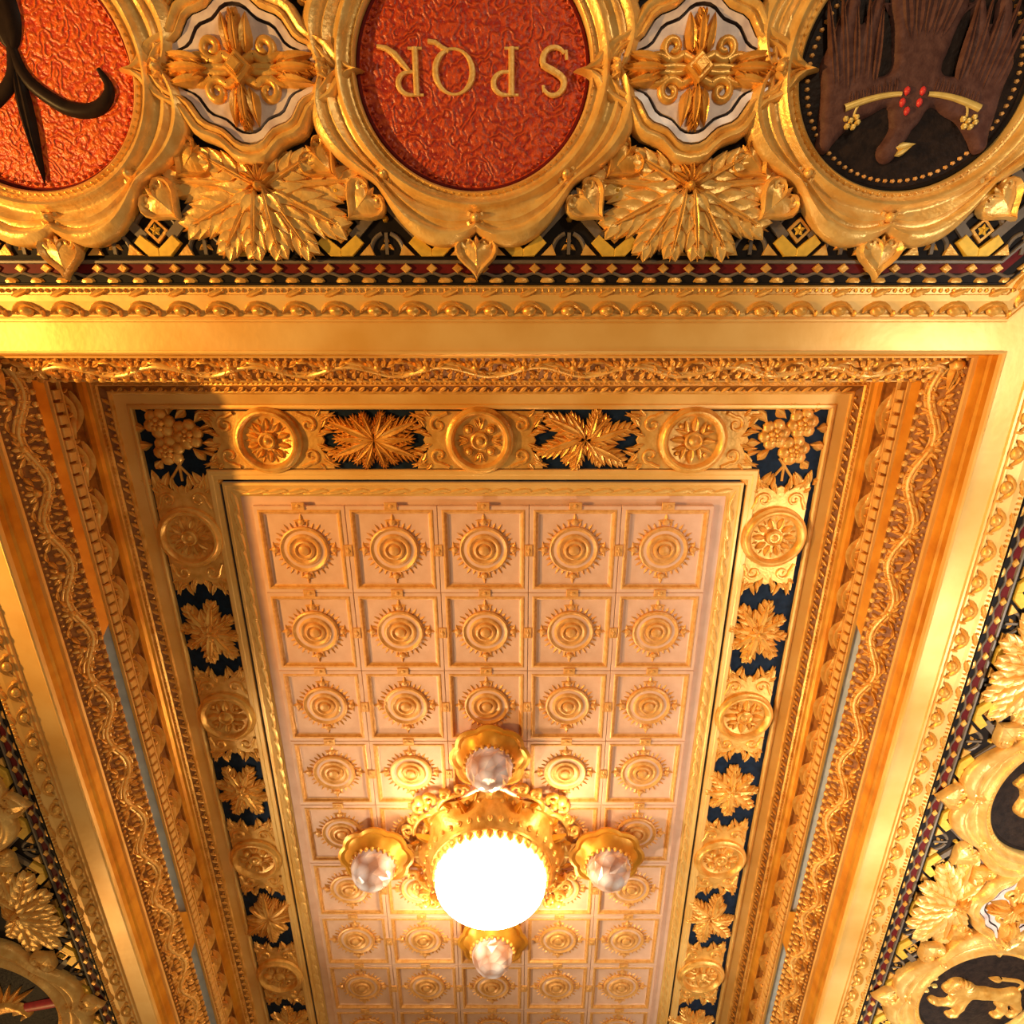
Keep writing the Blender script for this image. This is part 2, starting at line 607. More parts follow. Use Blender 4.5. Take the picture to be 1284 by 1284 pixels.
# ripple leaves of the inner frame
mb = MB()
petal(mb, -0.11, -0.006, radians(80), 0.17, 0.022, 0.014, nu=6)
petal(mb, -0.02, 0.022, radians(104), 0.14, 0.016, 0.010, nu=6)
me = mb.mesh('ripple_leaf', 'gold_pale')
row(inner, 'ripple_leaf', me, 0.91, 0.710, 0.12, 0.135)

# dentils
mb = MB()
prism(mb, [(-0.027, -0.024), (0.027, -0.024), (0.027, 0.024), (-0.027, 0.024)], 0, 0.022, 0, 0.005)
me = mb.mesh('dentil', 'gold_plain')
row(dentil_trim, 'dentil', me, 0.1615, 0.399, radians(87), 0.072, ('right', 'left'))

# running wave of curled leaves
mb = MB()
def crescent(x, y, L, w, h, bend, rot, mi=0):
    rows = []
    for i in range(9):
        u = i / 8
        a = -bend / 2 + bend * u
        Rr = L / bend
        px, py = Rr * sin(a), Rr * cos(a) - Rr
        ww = w * sin(pi * min(1, u ** 0.8)) + 0.003
        nx, ny = sin(a), cos(a)
        r = []
        for j in range(5):
            v = -1 + j / 2
            hx = h * (1 - v * v) * (0.3 + 0.7 * sin(pi * u))
            X, Y = px + nx * v * ww, py + ny * v * ww
            r.append((x + X * cos(rot) - Y * sin(rot), y + X * sin(rot) + Y * cos(rot), hx))
        rows.append(r)
    mb.grid(rows, mi)
crescent(0.0, 0.024, 0.26, 0.017, 0.050, 1.15, radians(-9))
crescent(-0.03, -0.006, 0.22, 0.012, 0.032, 1.2, radians(10))
crescent(0.07, -0.024, 0.16, 0.011, 0.024, -1.1, radians(-16))
for k in range(4):
    petal(mb, -0.12 + 0.07 * k, -0.040, radians(30 if k % 2 else -30), 0.045, 0.012, 0.018, 0, 3, 3)
me = mb.mesh('curl', 'gold')
row(wave_trim, 'curl', me, 0.168, 0.49, radians(86), 0.30, ('right', 'left'))

# bead and leaf moulding above the cove
mb = MB()
petal(mb, -0.035, -0.014, radians(50), 0.07, 0.013, 0.012, nu=4)
dome(mb, 0.035, 0.012, 0.010, 0.012, 0, 6, 0, 1, 1, 2)
me = mb.mesh('bead_leaf', 'gold')
row(bead_trim, 'bead_leaf', me, 0.247, 0.664, radians(34), 0.082)
beadrow(bead_trim, 'bead_string', 0.214, 0.646, radians(20), 0.030, 0.008, 0.007)

# leaf-and-ribbon moulding ornaments
SL = radians(44.3)
UM, ZM = 0.0865, 0.208


def ribbon(side):
    a, b = span(side, UM)
    mbx = MB()
    pts = []
    n = int((b - a) / 0.025)
    for i in range(n + 1):
        s = a + (b - a) * i / n
        ph = 2 * pi * (s - a) / 0.50
        pts.append((s - a, 0.018 + 0.036 * sin(ph + (0.9 if side == 'near' else 0))))
    S = -1 if side in ('near',) else (1 if side == 'right' else -1)
    m0 = side_matrix(side, a, UM, ZM, SL)
    # along-direction sign of the local x axis
    ax = m0.to_3x3() @ Vector((1, 0, 0))
    sg = ax.x if side == 'near' else ax.y
    sg = 1 if sg > 0 else -1
    mbx.T = m0
    tube(mbx, [(sg * p[0], p[1]) for p in pts], 0.013, 1.3, n=5)
    tube(mbx, [(sg * p[0], p[1] - 0.021) for p in pts], 0.008, 1.2, n=4)
    tube(mbx, [(sg * p[0], p[1] + 0.019) for p in pts], 0.006, 1.2, n=4)
    ob('ribbon', mbx.mesh('ribbon', 'gold_pale'), leafmould)


for sd in ('near', 'right', 'left'):
    ribbon(sd)
mb = MB()
for (x, y, a, L, w) in ((-0.10, -0.05, 60, 0.07, 0.016), (-0.05, -0.055, 40, 0.06, 0.016), (0.10, -0.05, -60, 0.07, 0.016),
                        (0.05, -0.055, -40, 0.06, 0.016), (0, -0.066, 0, 0.06, 0.018), (-0.14, -0.06, 80, 0.05, 0.013),
                        (0.14, -0.06, -80, 0.05, 0.013)):
    petal(mb, x, y, radians(a), L, w, 0.020, nu=4)
dome(mb, 0, -0.012, 0.024, 0.030, 0, 8, 0)
dome(mb, -0.035, -0.03, 0.013, 0.02, 0, 6, 0, 1, 1, 2)
dome(mb, 0.035, -0.03, 0.013, 0.02, 0, 6, 0, 1, 1, 2)
for (x, y, a, L, w) in ((-0.085, -0.02, 20, 0.05, 0.013), (0.085, -0.02, -20, 0.05, 0.013), (-0.12, -0.018, -15, 0.045, 0.012), (0.12, -0.018, 15, 0.045, 0.012),
                        (-0.03, 0.012, -35, 0.05, 0.013), (0.03, 0.012, 35, 0.05, 0.013), (0, 0.014, 0, 0.05, 0.014)):
    petal(mb, x, y, radians(a), L, w, 0.022, nu=4)
me = mb.mesh('flower_spray', 'gold')
row(leafmould, 'flower_spray', me, UM, ZM, SL, 0.25)
mb = MB()
for i in range(7):
    petal(mb, -0.108 + 0.036 * i, 0.076, radians(180 + (-22 if i % 2 else 22)), 0.050, 0.013, 0.020, nu=3)
    dome(mb, -0.108 + 0.036 * i, 0.036 if i % 2 else 0.020, 0.010, 0.014, 0, 6, 0, 1, 1, 2)
me = mb.mesh('lower_leaf', 'gold')
row(leafmould, 'lower_leaf', me, UM, ZM, SL, 0.25)
beadrow(leafmould, 'beaded_edge', 0.150, 0.270, radians(55), 0.066, 0.017, 0.020, 'gold', el=1.15, n=8)
beadrow(leafmould, 'upper_beading', 0.036, 0.158, SL, 0.042, 0.010, 0.012, 'gold')
# corner acanthus on the leaf moulding
for sd, x in (('right', X1 - UM), ('left', X0 + UM)):
    mbx = MB()
    s = 1 if sd == 'right' else -1
    mbx.T = TR((x, Y0 + UM, ZS + ZM - 0.02)) @ DOWN
    for k in range(5):
        petal(mbx, 0.02 * s, 0.02, radians(s * (-225 + (k - 2) * 26)), 0.13, 0.026, 0.035, nu=5)
    dome(mbx, 0.02 * s, 0.02, 0.035, 0.05, 0, 8)
    ob('corner_leaf', mbx.mesh('corner_leaf', 'gold'), leafmould)

# ================================================================== TILE FIELD
TX, TY = 0.611, 0.640
mb = MB()
fx0, fx1, fy0, fy1 = X0 + 0.94, X1 - 0.94, Y0 + 0.94, Y1 - 0.94
z = ZC + 0.004
q = [(fx0, fy0, z), (fx1, fy0, z), (fx1, fy1, z), (fx0, fy1, z)]
mb.add(q + [(a, b, z + 0.05) for a, b, _ in q], [(0, 3, 2, 1), (4, 5, 6, 7), (0, 1, 5, 4), (1, 2, 6, 5), (2, 3, 7, 6), (3, 0, 4, 7)])
ceiling = structure('ceiling', mb.mesh('ceiling', 'pink'), 'rose beige coffered ceiling field of square pressed panels', 'ceiling')

# one tile: flat rail, gilt ogee step, sunken square panel
mb = MB()
hx, hy = TX / 2 - 0.002, TY / 2 - 0.002


def sq(r, c): return [(-hx + r, -hy + r, c), (hx - r, -hy + r, c), (hx - r, hy - r, c), (-hx + r, hy - r, c)]


lv = [(0, 0.0, 0), (0.0, 0.026, 0), (0.003, 0.029, 0), (0.026, 0.029, 0), (0.032, 0.034, 1), (0.042, 0.034, 1), (0.050, 0.020, 1),
      (0.058, 0.016, 1), (0.064, 0.010, 0), (0.078, 0.009, 0)]
for (a, ca, _), (b, cb, mi) in zip(lv, lv[1:]):
    A, B = sq(a, ca), sq(b, cb)
    mb.add(A + B, [(i, (i + 1) % 4, 4 + (i + 1) % 4, 4 + i) for i in range(4)], mi)
mb.add(sq(0.078, 0.009), [(0, 1, 2, 3)], 0)
tile_me = mb.mesh('tile', ['pink', 'stencil'], True, 20)

# rosette: button, rings, sun rays, four fleurons
mb = MB()
lathe(mb, [(0.150, 0.0), (0.148, 0.014), (0.139, 0.020), (0.130, 0.014), (0.122, 0.010)], 36, mi=0)
lathe(mb, [(0.122, 0.010), (0.112, 0.010), (0.104, 0.012)], 36, mi=1)
lathe(mb, [(0.104, 0.012), (0.096, 0.022), (0.086, 0.024), (0.074, 0.014), (0.066, 0.012)], 28, mi=0)
lathe(mb, [(0.066, 0.012), (0.060, 0.026), (0.050, 0.030), (0.042, 0.018), (0.036, 0.016)], 24, mi=0)
lathe(mb, [(0.036, 0.016), (0.030, 0.030), (0.018, 0.036), (0.001, 0.037)], 16, mi=0)
for k in range(32):
    a = 2 * pi * k / 32
    if k % 8 == 0:
        continue
    L = 0.046 if k % 2 else 0.034
    petal(mb, 0.148 * sin(a), 0.148 * cos(a), a, L, 0.010, 0.014, 0, 3, 2, 0.0)
for k in range(4):
    a = pi / 2 * k
    x, y = 0.176 * sin(a), 0.176 * cos(a)
    dome(mb, x, y, 0.024, 0.022, 0, 8, 0, 1, 1, 2)
    for sgn in (-1, 1):
        petal(mb, x, y, a + sgn * 1.35, 0.05, 0.014, 0.016, 0, 3, 2)
    petal(mb, x, y, a, 0.055, 0.014, 0.018, 0, 3, 2)
ros_me = mb.mesh('rosette', ['stencil', 'pink'])
mb = MB()
prism(mb, [(-0.042, -0.026), (0.042, -0.026), (0.042, 0.026), (-0.042, 0.026)], 0, 0.010, 0, 0.004)
dome(mb, 0, 0, 0.018, 0.010, 0, 8, 0.008, 1, 1, 2)
for sx in (-1, 1):
    petal(mb, 0, 0, sx * pi / 2, 0.04, 0.016, 0.012, 0, 3, 2, 0.006)
boss_me = mb.mesh('rail_boss', ['stencil'])
for j in range(10):
    for i in range(5):
        x, y = XM + (i - 2) * TX, 1.494 + TY * j
        t = ob('tile', tile_me, ceiling, TR((x, y, ZC)) @ DOWN)
        ob('rosette', ros_me, t, TR((0, 0, 0.009)) @ SCL(1.13))
        ob('rail_boss', boss_me, t, TR((0, hy, 0.028)))
        if i < 4:
            ob('rail_boss', boss_me, t, TR((hx, 0, 0.028)) @ RZ(pi / 2))

# ================================================================== BEAM FRIEZES
FM = {'near': Matrix(((1, 0, 0, 0), (0, -1, 0, Y0), (0, 0, -1, ZS), (0, 0, 0, 1))),
      'right': Matrix(((0, 1, 0, X1), (1, 0, 0, 0), (0, 0, -1, ZS), (0, 0, 0, 1))),
      'left': Matrix(((0, -1, 0, X0), (-1, 0, 0, 0), (0, 0, -1, ZS), (0, 0, 0, 1)))}
RNG = {'near': (X0 + 0.026, X1 - 0.026), 'right': (Y0 + 0.026, Y1 - 0.026), 'left': (-(Y1 - 0.026), -(Y0 + 0.026))}
BC = 1.116       # centre line of the frieze, measured from the soffit edge
B0, QC = 0.146, 0.45


def octa(side, d):
    L, Rr = RNG[side]
    k = 0.4142 * d
    lo = [(L + k, B0 + d), (Rr - k, B0 + d), (Rr + QC - d, B0 + QC + k)]
    up = [(Rr + QC - d, 2 * BC - B0 - QC - k), (Rr - k, 2 * BC - B0 - d), (L + k, 2 * BC - B0 - d), (L - QC + d, 2 * BC - B0 - QC - k)]
    return lo + up + [(L - QC + d, B0 + QC + k)]


def sweep_oct(mb, side, prof, mi=0):
    loops = [[(a, b, c) for a, b in octa(side, d)] for d, c in prof]
    for A, B in zip(loops, loops[1:]):
        mb.add(A + B, [(i, (i + 1) % 8, 8 + (i + 1) % 8, 8 + i) for i in range(8)], mi)


VIS = {'near': (-3.2, 2.45), 'right': (0.2, 6.0), 'left': (-6.0, -0.2)}
SIDE_WORD = {'near': 'beam across the top', 'right': 'beam on the right', 'left': 'beam on the left'}

# strapwork unit --------------------------------------------------------
UP = 0.412
mb = MB()
def bar(x0, y0, x1, y1, w, c0, c1, mi):
    dx, dy = x1 - x0, y1 - y0
    l = hypot(dx, dy)
    nx, ny = -dy / l * w / 2, dx / l * w / 2
    prism(mb, [(x0 - nx, y0 - ny), (x1 - nx, y1 - ny), (x1 + nx, y1 + ny), (x0 + nx, y0 + ny)], c0, c1, mi, 0.003)
for s in (-1, 1):
    bar(s * 0.055, 0.075, s * 0.235, 0.255, 0.042, 0, 0.014, 1)
    bar(s * 0.206, 0.10, s * 0.206, 0.006, 0.016, 0, 0.010, 1)
    # yellow chevron arm
    pts = [(0.0, 0.0), (s * 0.05, 0.0), (s * 0.105, 0.055), (s * 0.072, 0.088), (0.0, 0.030)]
    prism(mb, pts if s > 0 else pts[::-1], 0, 0.022, 0, 0.003)
    # gold corner triangles between the chevrons
    t = [(s * 0.080, 0.004), (s * 0.150, 0.004), (s * 0.130, 0.052)]
    prism(mb, t if s > 0 else t[::-1], 0, 0.014, 2, 0.003)
    # half ring between neighbours
    tube(mb, [(s * (0.206 - 0.075 * sin(a)), 0.012 + 0.085 * cos(a)) for a in [pi * 0.08 + pi * 0.42 * k / 8 for k in range(9)]], 0.010, 1.2, 1, 4)
    dome(mb, s * 0.206, 0.155, 0.016, 0.018, 0, 6, 0, 1, 1, 2)
    petal(mb, s * 0.206, 0.05, 0, 0.04, 0.012, 0.016, 2, 3, 2)
    petal(mb, s * 0.206, 0.05, s * -2.2, 0.04, 0.012, 0.016, 2, 3, 2)
dm = [(0, 0.052), (0.055, 0.107), (0, 0.162), (-0.055, 0.107)]
prism(mb, dm, 0, 0.012, 2, 0.003)
dm2 = [(0, 0.072), (0.036, 0.107), (0, 0.142), (-0.036, 0.107)]
prism(mb, dm2, 0.012, 0.014, 3, 0.001)
for k in range(5):
    a = 2 * pi * k / 5
    petal(mb, 0, 0.107, a, 0.026, 0.010, 0.012, 0, 3, 2, 0.014)
tube(mb, [(0.105 * sin(a), 0.075 + 0.115 * cos(a)) for a in [-1.1 + 2.2 * k / 10 for k in range(11)]], 0.010, 1.2, 1, 4)
# upper rows
for s in (-1, 1):
    bar(s * 0.020, 0.40, s * 0.185, 0.235, 0.042, 0, 0.013, 1)
for k in range(6):
    a = 2 * pi * k / 6
    petal(mb, 0, 0.262, a, 0.045, 0.018, 0.024, 0, 3, 3)
dome(mb, 0, 0.262, 0.015, 0.03, 0, 6, 0, 1, 1, 2)
for s in (-1, 1):
    for (x, y, r) in ((0.10, 0.262, 0.016), (0.15, 0.33, 0.018), (0.085, 0.19, 0.014)):
        dome(mb, s * x, y, r, 0.016, 2, 6, 0, 1, 1, 2)
    tube(mb, spiral(s * 0.206, 0.36, 0.05, 0.012, 1.1, pi / 2, s, 14), 0.009, 1.2, 2, 4)
strap_me = mb.mesh('strapwork', ['yellow', 'strap', 'gold', 'black'])

# egg moulding piece
mb = MB()
crescent(0, 0.012, 0.17, 0.016, 0.028, 2.2, 0)
petal(mb, -0.045, 0.045, radians(70), 0.10, 0.020, 0.026, nu=5)
dome(mb, 0.0, -0.018, 0.030, 0.028, 0, 8, 0, 1.2, 0.9, 3)
dome(mb, 0.075, -0.030, 0.011, 0.018, 0, 6, 0, 0.8, 1.6, 2)
curl_me = mb.mesh('leaf_curl', 'gold')

friezes = {}
for sd in ('near', 'right', 'left'):
    L, Rr = RNG[sd]
    # egg-and-leaf moulding
    mb = MB()
    mb.T = FM[sd]
    sweep_oct(mb, sd, [(-0.004, 0.0), (0.0, 0.010), (0.010, 0.012), (0.012, 0.004), (0.018, 0.006), (0.022, 0.016), (0.030, 0.018), (0.038, 0.012),
                       (0.090, 0.030), (0.116, 0.030), (0.120, 0.022), (0.150, 0.028), (0.156, 0.018), (0.160, 0.010)])
    n = {'near': 12, 'right': 13, 'left': 14}[sd]
    eg = structure('trim_%d' % n, mb.mesh('egg_moulding', 'gold_plain'),
                   'gold egg and leaf moulding edging the frieze of the ' + SIDE_WORD[sd], 'trim')
    a0, a1 = max(L, VIS[sd][0]), min(Rr, VIS[sd][1])
    k = int((a1 - a0) / 0.176)
    for i in range(k):
        ob('leaf_curl', curl_me, eg, FM[sd] @ TR((a0 + (i + 0.5) * (a1 - a0) / k, B0 + 0.066, 0.020)))
    if sd == 'near':       # curls on the chamfer too
        for i in range(3):
            t = 0.10 + 0.17 * i
            ob('leaf_curl', curl_me, eg, FM[sd] @ TR((Rr - 0.03 + t * 0.707, B0 + 0.06 + t * 0.707, 0.02)) @ RZ(pi / 4))
    mbx = MB()
    mbx.T = FM[sd]
    k = int((a1 - a0) / 0.030)
    for i in range(k + 1):
        dome(mbx, a0 + (a1 - a0) * i / k, B0 + 0.136, 0.010, 0.012, 0, 5, 0.026, 0.8, 1.1, 2)
    o = ob('bead_string', mbx.mesh('bead_string', 'gold'), eg)
    o['kind'] = 'stuff'
    # maroon and black border
    mb = MB()
    mb.T = FM[sd]
    sweep_oct(mb, sd, [(0.156, 0.008), (0.162, 0.010), (0.210, 0.010)], 0)
    sweep_oct(mb, sd, [(0.160, 0.018), (0.163, 0.024), (0.168, 0.024), (0.171, 0.010)], 0)
    sweep_oct(mb, sd, [(0.210, 0.010), (0.250, 0.011)], 1)
    sweep_oct(mb, sd, [(0.248, 0.010), (0.252, 0.020), (0.262, 0.022), (0.266, 0.016)], 2)
    sweep_oct(mb, sd, [(0.266, 0.016), (0.272, 0.016), (0.274, 0.008)], 0)
    bd = structure('trim_%d' % (n + 3), mb.mesh('border', ['black', 'maroon', 'strap']),
                   'narrow maroon and black border with gilt lozenges on the ' + SIDE_WORD[sd], 'trim')
    mbx = MB()
    mbx.T = FM[sd]
    k = int((a1 - a0) / 0.117)
    st = (a1 - a0) / k
    for i in range(k + 1):
        x = a0 + st * i
        prism(mbx, [(x - 0.026, B0 + 0.230), (x, B0 + 0.208), (x + 0.026, B0 + 0.230), (x, B0 + 0.252)], 0.010, 0.024, 0, 0.006)
        dome(mbx, x + st / 2, B0 + 0.176, 0.036, 0.016, 0, 8, 0.008, 1, 0.55, 2)
    o = ob('lozenge_row', mbx.mesh('lozenge_row', 'gold'), bd)
    o['kind'] = 'stuff'
    mbx = MB()
    mbx.T = FM[sd]
    nn = int((a1 - a0) / 0.02)
    tube(mbx, [(a0 + (a1 - a0) * i / nn, B0 + 0.203 + 0.008 * cos(2 * pi * ((a1 - a0) * i / nn) / st)) for i in range(nn + 1)], 0.008, 1.4, 0, 4, 0.008)
    ob('wavy_fillet', mbx.mesh('wavy_fillet', 'strap'), bd)
    # dark ground and strapwork
    mb = MB()
    mb.T = FM[sd]
    pl = octa(sd, 0.270)
    mb.add([(a, b, 0.008) for a, b in pl], [tuple(range(8))], 0)
    fr = structure('trim_%d' % (n + 6), mb.mesh('frieze_ground', 'black'),
                   'dark frieze ground with interlaced gilt strapwork on the ' + SIDE_WORD[sd], 'trim')
    friezes[sd] = fr
    ph = {'near': -0.155 + UP / 2, 'right': 2.88 + UP / 2, 'left': -2.95 + UP / 2}[sd]
    i0 = int(math.ceil((a0 + 0.10 - ph) / UP))
    x = ph + i0 * UP
    while x < a1 - 0.05:
        ob('strapwork', strap_me, fr, FM[sd] @ TR((x, B0 + 0.280, 0.008)))
        x += UP


def place(root, sd, a, b, rot=0.0, c=0.01):
    root.matrix_world = FM[sd] @ TR((a, b, c)) @ RZ(rot)


# ------------------------------------------------------------------ hearts, frames
def heart(mb, cx, cy, ang, s, z0=0.0, mi=0):
    """tip points along ang (from +y clockwise)"""
    T0 = mb.T
    mb.T = T0 @ TR((cx, cy, z0)) @ RZ(-ang + pi)
    def pt(t, k):
        return (16 * sin(t) ** 3 / 17 * s * k, (13 * cos(t) - 5 * cos(2 * t) - 2 * cos(3 * t) - cos(4 * t) - 2) / 17 * s * k)
    n = 26
    prof = ((1.0, 0.0), (1.0, 0.03), (0.90, 0.045), (0.80, 0.030), (0.72, 0.022), (0.4, 0.034), (0.02, 0.04))
    mb.grid([[(*pt(-2 * pi * i / n, k), c) for k, c in prof] for i in range(n)], mi, cu=True)
    for sx in (-1, 1):
        tube(mb, spiral(sx * 0.42 * s, 0.40 * s, 0.26 * s, 0.05 * s, 1.0, -pi / 2, sx, 12), 0.10 * s, 1.1, mi, 4, 0.022)
    petal(mb, 0, 0.62 * s, pi, 1.0 * s, 0.16 * s, 0.022, mi, 4, 2, 0.030)
    mb.T = T0


IA, IB = 0.482, 0.436


def contour(p):
    """eight lobes; each leans away from the heart on the diagonal"""
    q = (p % (pi / 2)) / (pi / 4)
    u = q if q <= 1 else 2 - q            # 0 at the cardinal cusp, 1 at the diagonal cusp
    pk = 0.36
    lobe = sin(pi / 2 * u / pk) ** 0.9 if u < pk else cos(pi / 2 * (u - pk) / (1 - pk)) ** 1.5
    base = 0.585 - 0.012 * u + 0.082 * lobe
    return base * cos(p) * 1.06, base * sin(p) * 1.02


FPROF = [(0.0, 0.012), (0.0, 0.052), (0.05, 0.060), (0.10, 0.050), (0.13, 0.044), (0.20, 0.046), (0.24, 0.058), (0.31, 0.078), (0.38, 0.084),
         (0.45, 0.072), (0.50, 0.052), (0.56, 0.046), (0.62, 0.060), (0.67, 0.066), (0.71, 0.052), (0.75, 0.050), (0.80, 0.072),
         (0.86, 0.078), (0.91, 0.066), (0.96, 0.058), (1.0, 0.040), (1.0, 0.0)]
mb = MB()
rows = []
NF = 192
for i in range(NF):
    p = 2 * pi * i / NF
    cxp, cyp = contour(p)
    ix, iy = IA * cos(p), IB * sin(p)
    # an outer ring that stays round until t=.5, then follows the lobes
    r2x, r2y = ix * 1.17, iy * 1.17
    r = []
    for (t, c) in FPROF:
        if t < 0.5:
            k = t / 0.5
            r.append((ix + (r2x - ix) * k, iy + (r2y - iy) * k, c))
        else:
            k = (t - 0.5) / 0.5
            r.append((r2x + (cxp - r2x) * k, r2y + (cyp - r2y) * k, c))
    rows.append(r)
mb.grid([list(reversed(r)) for r in rows], 0, cu=True)
frame_me = mb.mesh('medallion_frame', 'gold_pale', True, 60)
mb = MB()
for i in range(96):
    p = 2 * pi * i / 96
    dome(mb, IA * 1.026 * cos(p), IB * 1.026 * sin(p), 0.010, 0.010, 0, 5, 0.046, 1, 1, 2)
ring_me = mb.mesh('bead_ring', 'gold')
mb = MB()
heart(mb, 0, 0, 0, 0.105)
dome(mb, 0, -0.135, 0.024, 0.045, 0, 8, 0.03)
for s in (-1, 1):
    tube(mb, [(s * 0.02, -0.10), (s * 0.035, -0.125), (s * 0.022, -0.155)], 0.014, 1.2, 0, 4, 0.03)
heart_me = mb.mesh('heart', 'gold_pale')


def disc_mesh(name, mats, rim=None):
    mb = MB()
    n = 72
    prof = [(1.0, 0.022), (0.985, 0.030), (0.965, 0.028), (0.95, 0.020), (0.7, 0.026), (0.35, 0.030), (0.002, 0.031)]
    for k in range(len(prof) - 1):
        (ra, ca), (rb, cb) = prof[k], prof[k + 1]
        mi = 1 if k < 2 else 0
        rws = [[(IA * r * cos(2 * pi * i / n), IB * r * sin(2 * pi * i / n), c) for r, c in (prof[k], prof[k + 1])] for i in range(n)]
        mb.grid(rws, mi, cu=True)
    return mb.mesh(name, mats)


def dots_ring(mb, k, n, r, mi=0, c=0.022):
    for i in range(n):
        p = 2 * pi * i / n
        dome(mb, IA * k * cos(p), IB * k * sin(p), r, 0.008, mi, 5, c, 1.3, 1, 2)


def medallion(sd, a, label, disc_mats, rot=0.0, hearts=(180, 135, 225, 45, 315, 0, 90, 270)):
    root = bpy.data.objects.new('medallion', None)
    COL.objects.link(root)
    root.empty_display_size = 0.2
    place(root, sd, a, BC, 0.0)
    tag(root, label, 'medallion', 'framed medallions along the beams')
    ob('frame', frame_me, root)
    ob('bead_ring', ring_me, root)
    ob('disc', disc_mesh('disc', disc_mats), root)
    for h in hearts:
        an = radians(h)
        # angle from +y clockwise; tip outward
        ph = pi / 2 - an
        cxp, cyp = contour(ph)
        f = 1.13
        if h in (90, 270):
            continue
        ob('heart', heart_me, root, TR((cxp * f, cyp * f, 0.012)) @ RZ(-an))
    return root


# ---- SPQR -------------------------------------------------------------
mat_red = ['leather_red', 'red']
md = medallion('near', -0.16, 'crimson oval medallion with raised gold letters SPQR, in wavy gold frame', ['leather_red', 'maroon'])


def letter(ch):
    mb = MB()
    def st(pts, w, z=0.0): tube(mb, pts, w, 0.55, 0, 4, z)
    def arc(cx, cy, rx, ry, a0, a1, n=14): return [(cx + rx * cos(radians(a0 + (a1 - a0) * i / n)), cy + ry * sin(radians(a0 + (a1 - a0) * i / n))) for i in range(n + 1)]
    w = 0.062
    if ch in 'PR':
        st([(0.16, 0), (0.16, 1)], w * 1.15)
        st([(0.0, 0.02), (0.32, 0.02)], w * 0.55)
        st([(0.0, 0.98), (0.16, 0.98)], w * 0.55)
        st([(0.16, 0.98)] + arc(0.30, 0.74, 0.27, 0.24, 90, -90) + [(0.16, 0.50)], lambda u: w * (0.6 + 0.5 * sin(pi * u)))
    if ch == 'R':
        st([(0.30, 0.50), (0.45, 0.34), (0.62, 0.14), (0.80, 0.02), (1.0, -0.02)], lambda u: w * (0.8 + 0.5 * sin(pi * min(1, u * 1.1))))
    if ch == 'Q':
        st(arc(0.46, 0.5, 0.42, 0.47, 0, 345, 30), lambda u: w * (0.9 + 0.35 * cos(4 * pi * u)))
        st(arc(0.46, 0.5, 0.42, 0.47, 340, 362, 4), w * 1.2)
        st([(0.56, 0.08), (0.72, 0.0), (0.86, -0.10), (1.02, -0.12)], w * 0.9)
    if ch == 'S':
        st(arc(0.33, 0.74, 0.24, 0.25, 30, 200, 12) + [(0.17, 0.58), (0.30, 0.50), (0.46, 0.42)] + arc(0.32, 0.26, 0.26, 0.26, 25, -150, 12),
           lambda u: w * (0.65 + 0.65 * sin(pi * u)))
        st([(0.56, 0.78), (0.54, 0.93)], w * 0.6)
        st([(0.04, 0.26), (0.06, 0.06)], w * 0.6)
    return mb.mesh('letter', 'gold_pale')


for ch, off in (('S', 0.0), ('P', 1.12), ('Q', 2.12), ('R', 3.28)):
    sx, sy = 0.182, 0.166
    # readable from the other side of the beam
    ob('letter', letter(ch), md, TR((0.006, 0, 0.030)) @ RZ(pi) @ TR((-0.385 + off * sx, -0.5 * sy, 0)) @ SCL(sx, sy, 0.30))
mb = MB()
dots_ring(mb, 0.93, 90, 0.007)
ob('edge_dots', mb.mesh('edge_dots', 'leather_red'), md)

# ---- fleur-de-lis ------------------------------------------------------
md = medallion('near', -2.03, 'vermilion oval medallion bearing an upturned black lily, left of the SPQR medallion', ['leather_orange', 'maroon'])
mb = MB()
def stroke(pts, rad, zr=0.5, z0=0.024): tube(mb, pts, rad, zr, 0, 6, z0)
def bez(p, n=18):
    out = []
    for i in range(n + 1):
        t = i / n
        q = list(p)
        while len(q) > 1:
            q = [((1 - t) * q[k][0] + t * q[k + 1][0], (1 - t) * q[k][1] + t * q[k + 1][1]) for k in range(len(q) - 1)]
        out.append(q[0])
    return out
petal(mb, 0, 0.02, pi, 0.42, 0.034, 0.034, 0, 12, 6, 0.024, 0.62, 0.25)
petal(mb, 0, 0.06, 0, 0.34, 0.07, 0.034, 0, 10, 6, 0.024, 0.7, 0.25)
for s in (-1, 1):
    pts = [(0.0, 0.24), (0.0, 0.083), (0.035, -0.03), (0.138, -0.11), (0.215, -0.134), (0.29, -0.128), (0.345, -0.09), (0.36, -0.045), (0.33, 0.012)]
    fine = []
    for k in range(len(pts) - 1):
        p0, p1, p2, p3 = pts[max(0, k - 1)], pts[k], pts[k + 1], pts[min(len(pts) - 1, k + 2)]
        for q in range(5):
            t = q / 5
            fine.append(tuple(0.5 * (2 * p1[d] + (p2[d] - p0[d]) * t + (2 * p0[d] - 5 * p1[d] + 4 * p2[d] - p3[d]) * t * t
                                     + (3 * p1[d] - p0[d] - 3 * p2[d] + p3[d]) * t ** 3) for d in (0, 1)))
    fine.append(pts[-1])
    stroke([(s * x, y) for x, y in fine], lambda u: 0.010 + 0.020 * sin(pi * min(1, u * 0.95 + 0.08)) ** 0.7, 0.9)
ob('lily', mb.mesh('lily', 'iron'), md)
mb = MB()
dots_ring(mb, 0.93, 90, 0.008)
ob('edge_dots', mb.mesh('edge_dots', 'leather_orange'), md)

# ---- eagle -------------------------------------------------------------
md = medallion('near', 1.655, 'black oval medallion with a dark brown eagle holding gold sprigs, right of the SPQR medallion', ['darkdisc', 'black'])
mb = MB()
caps = []
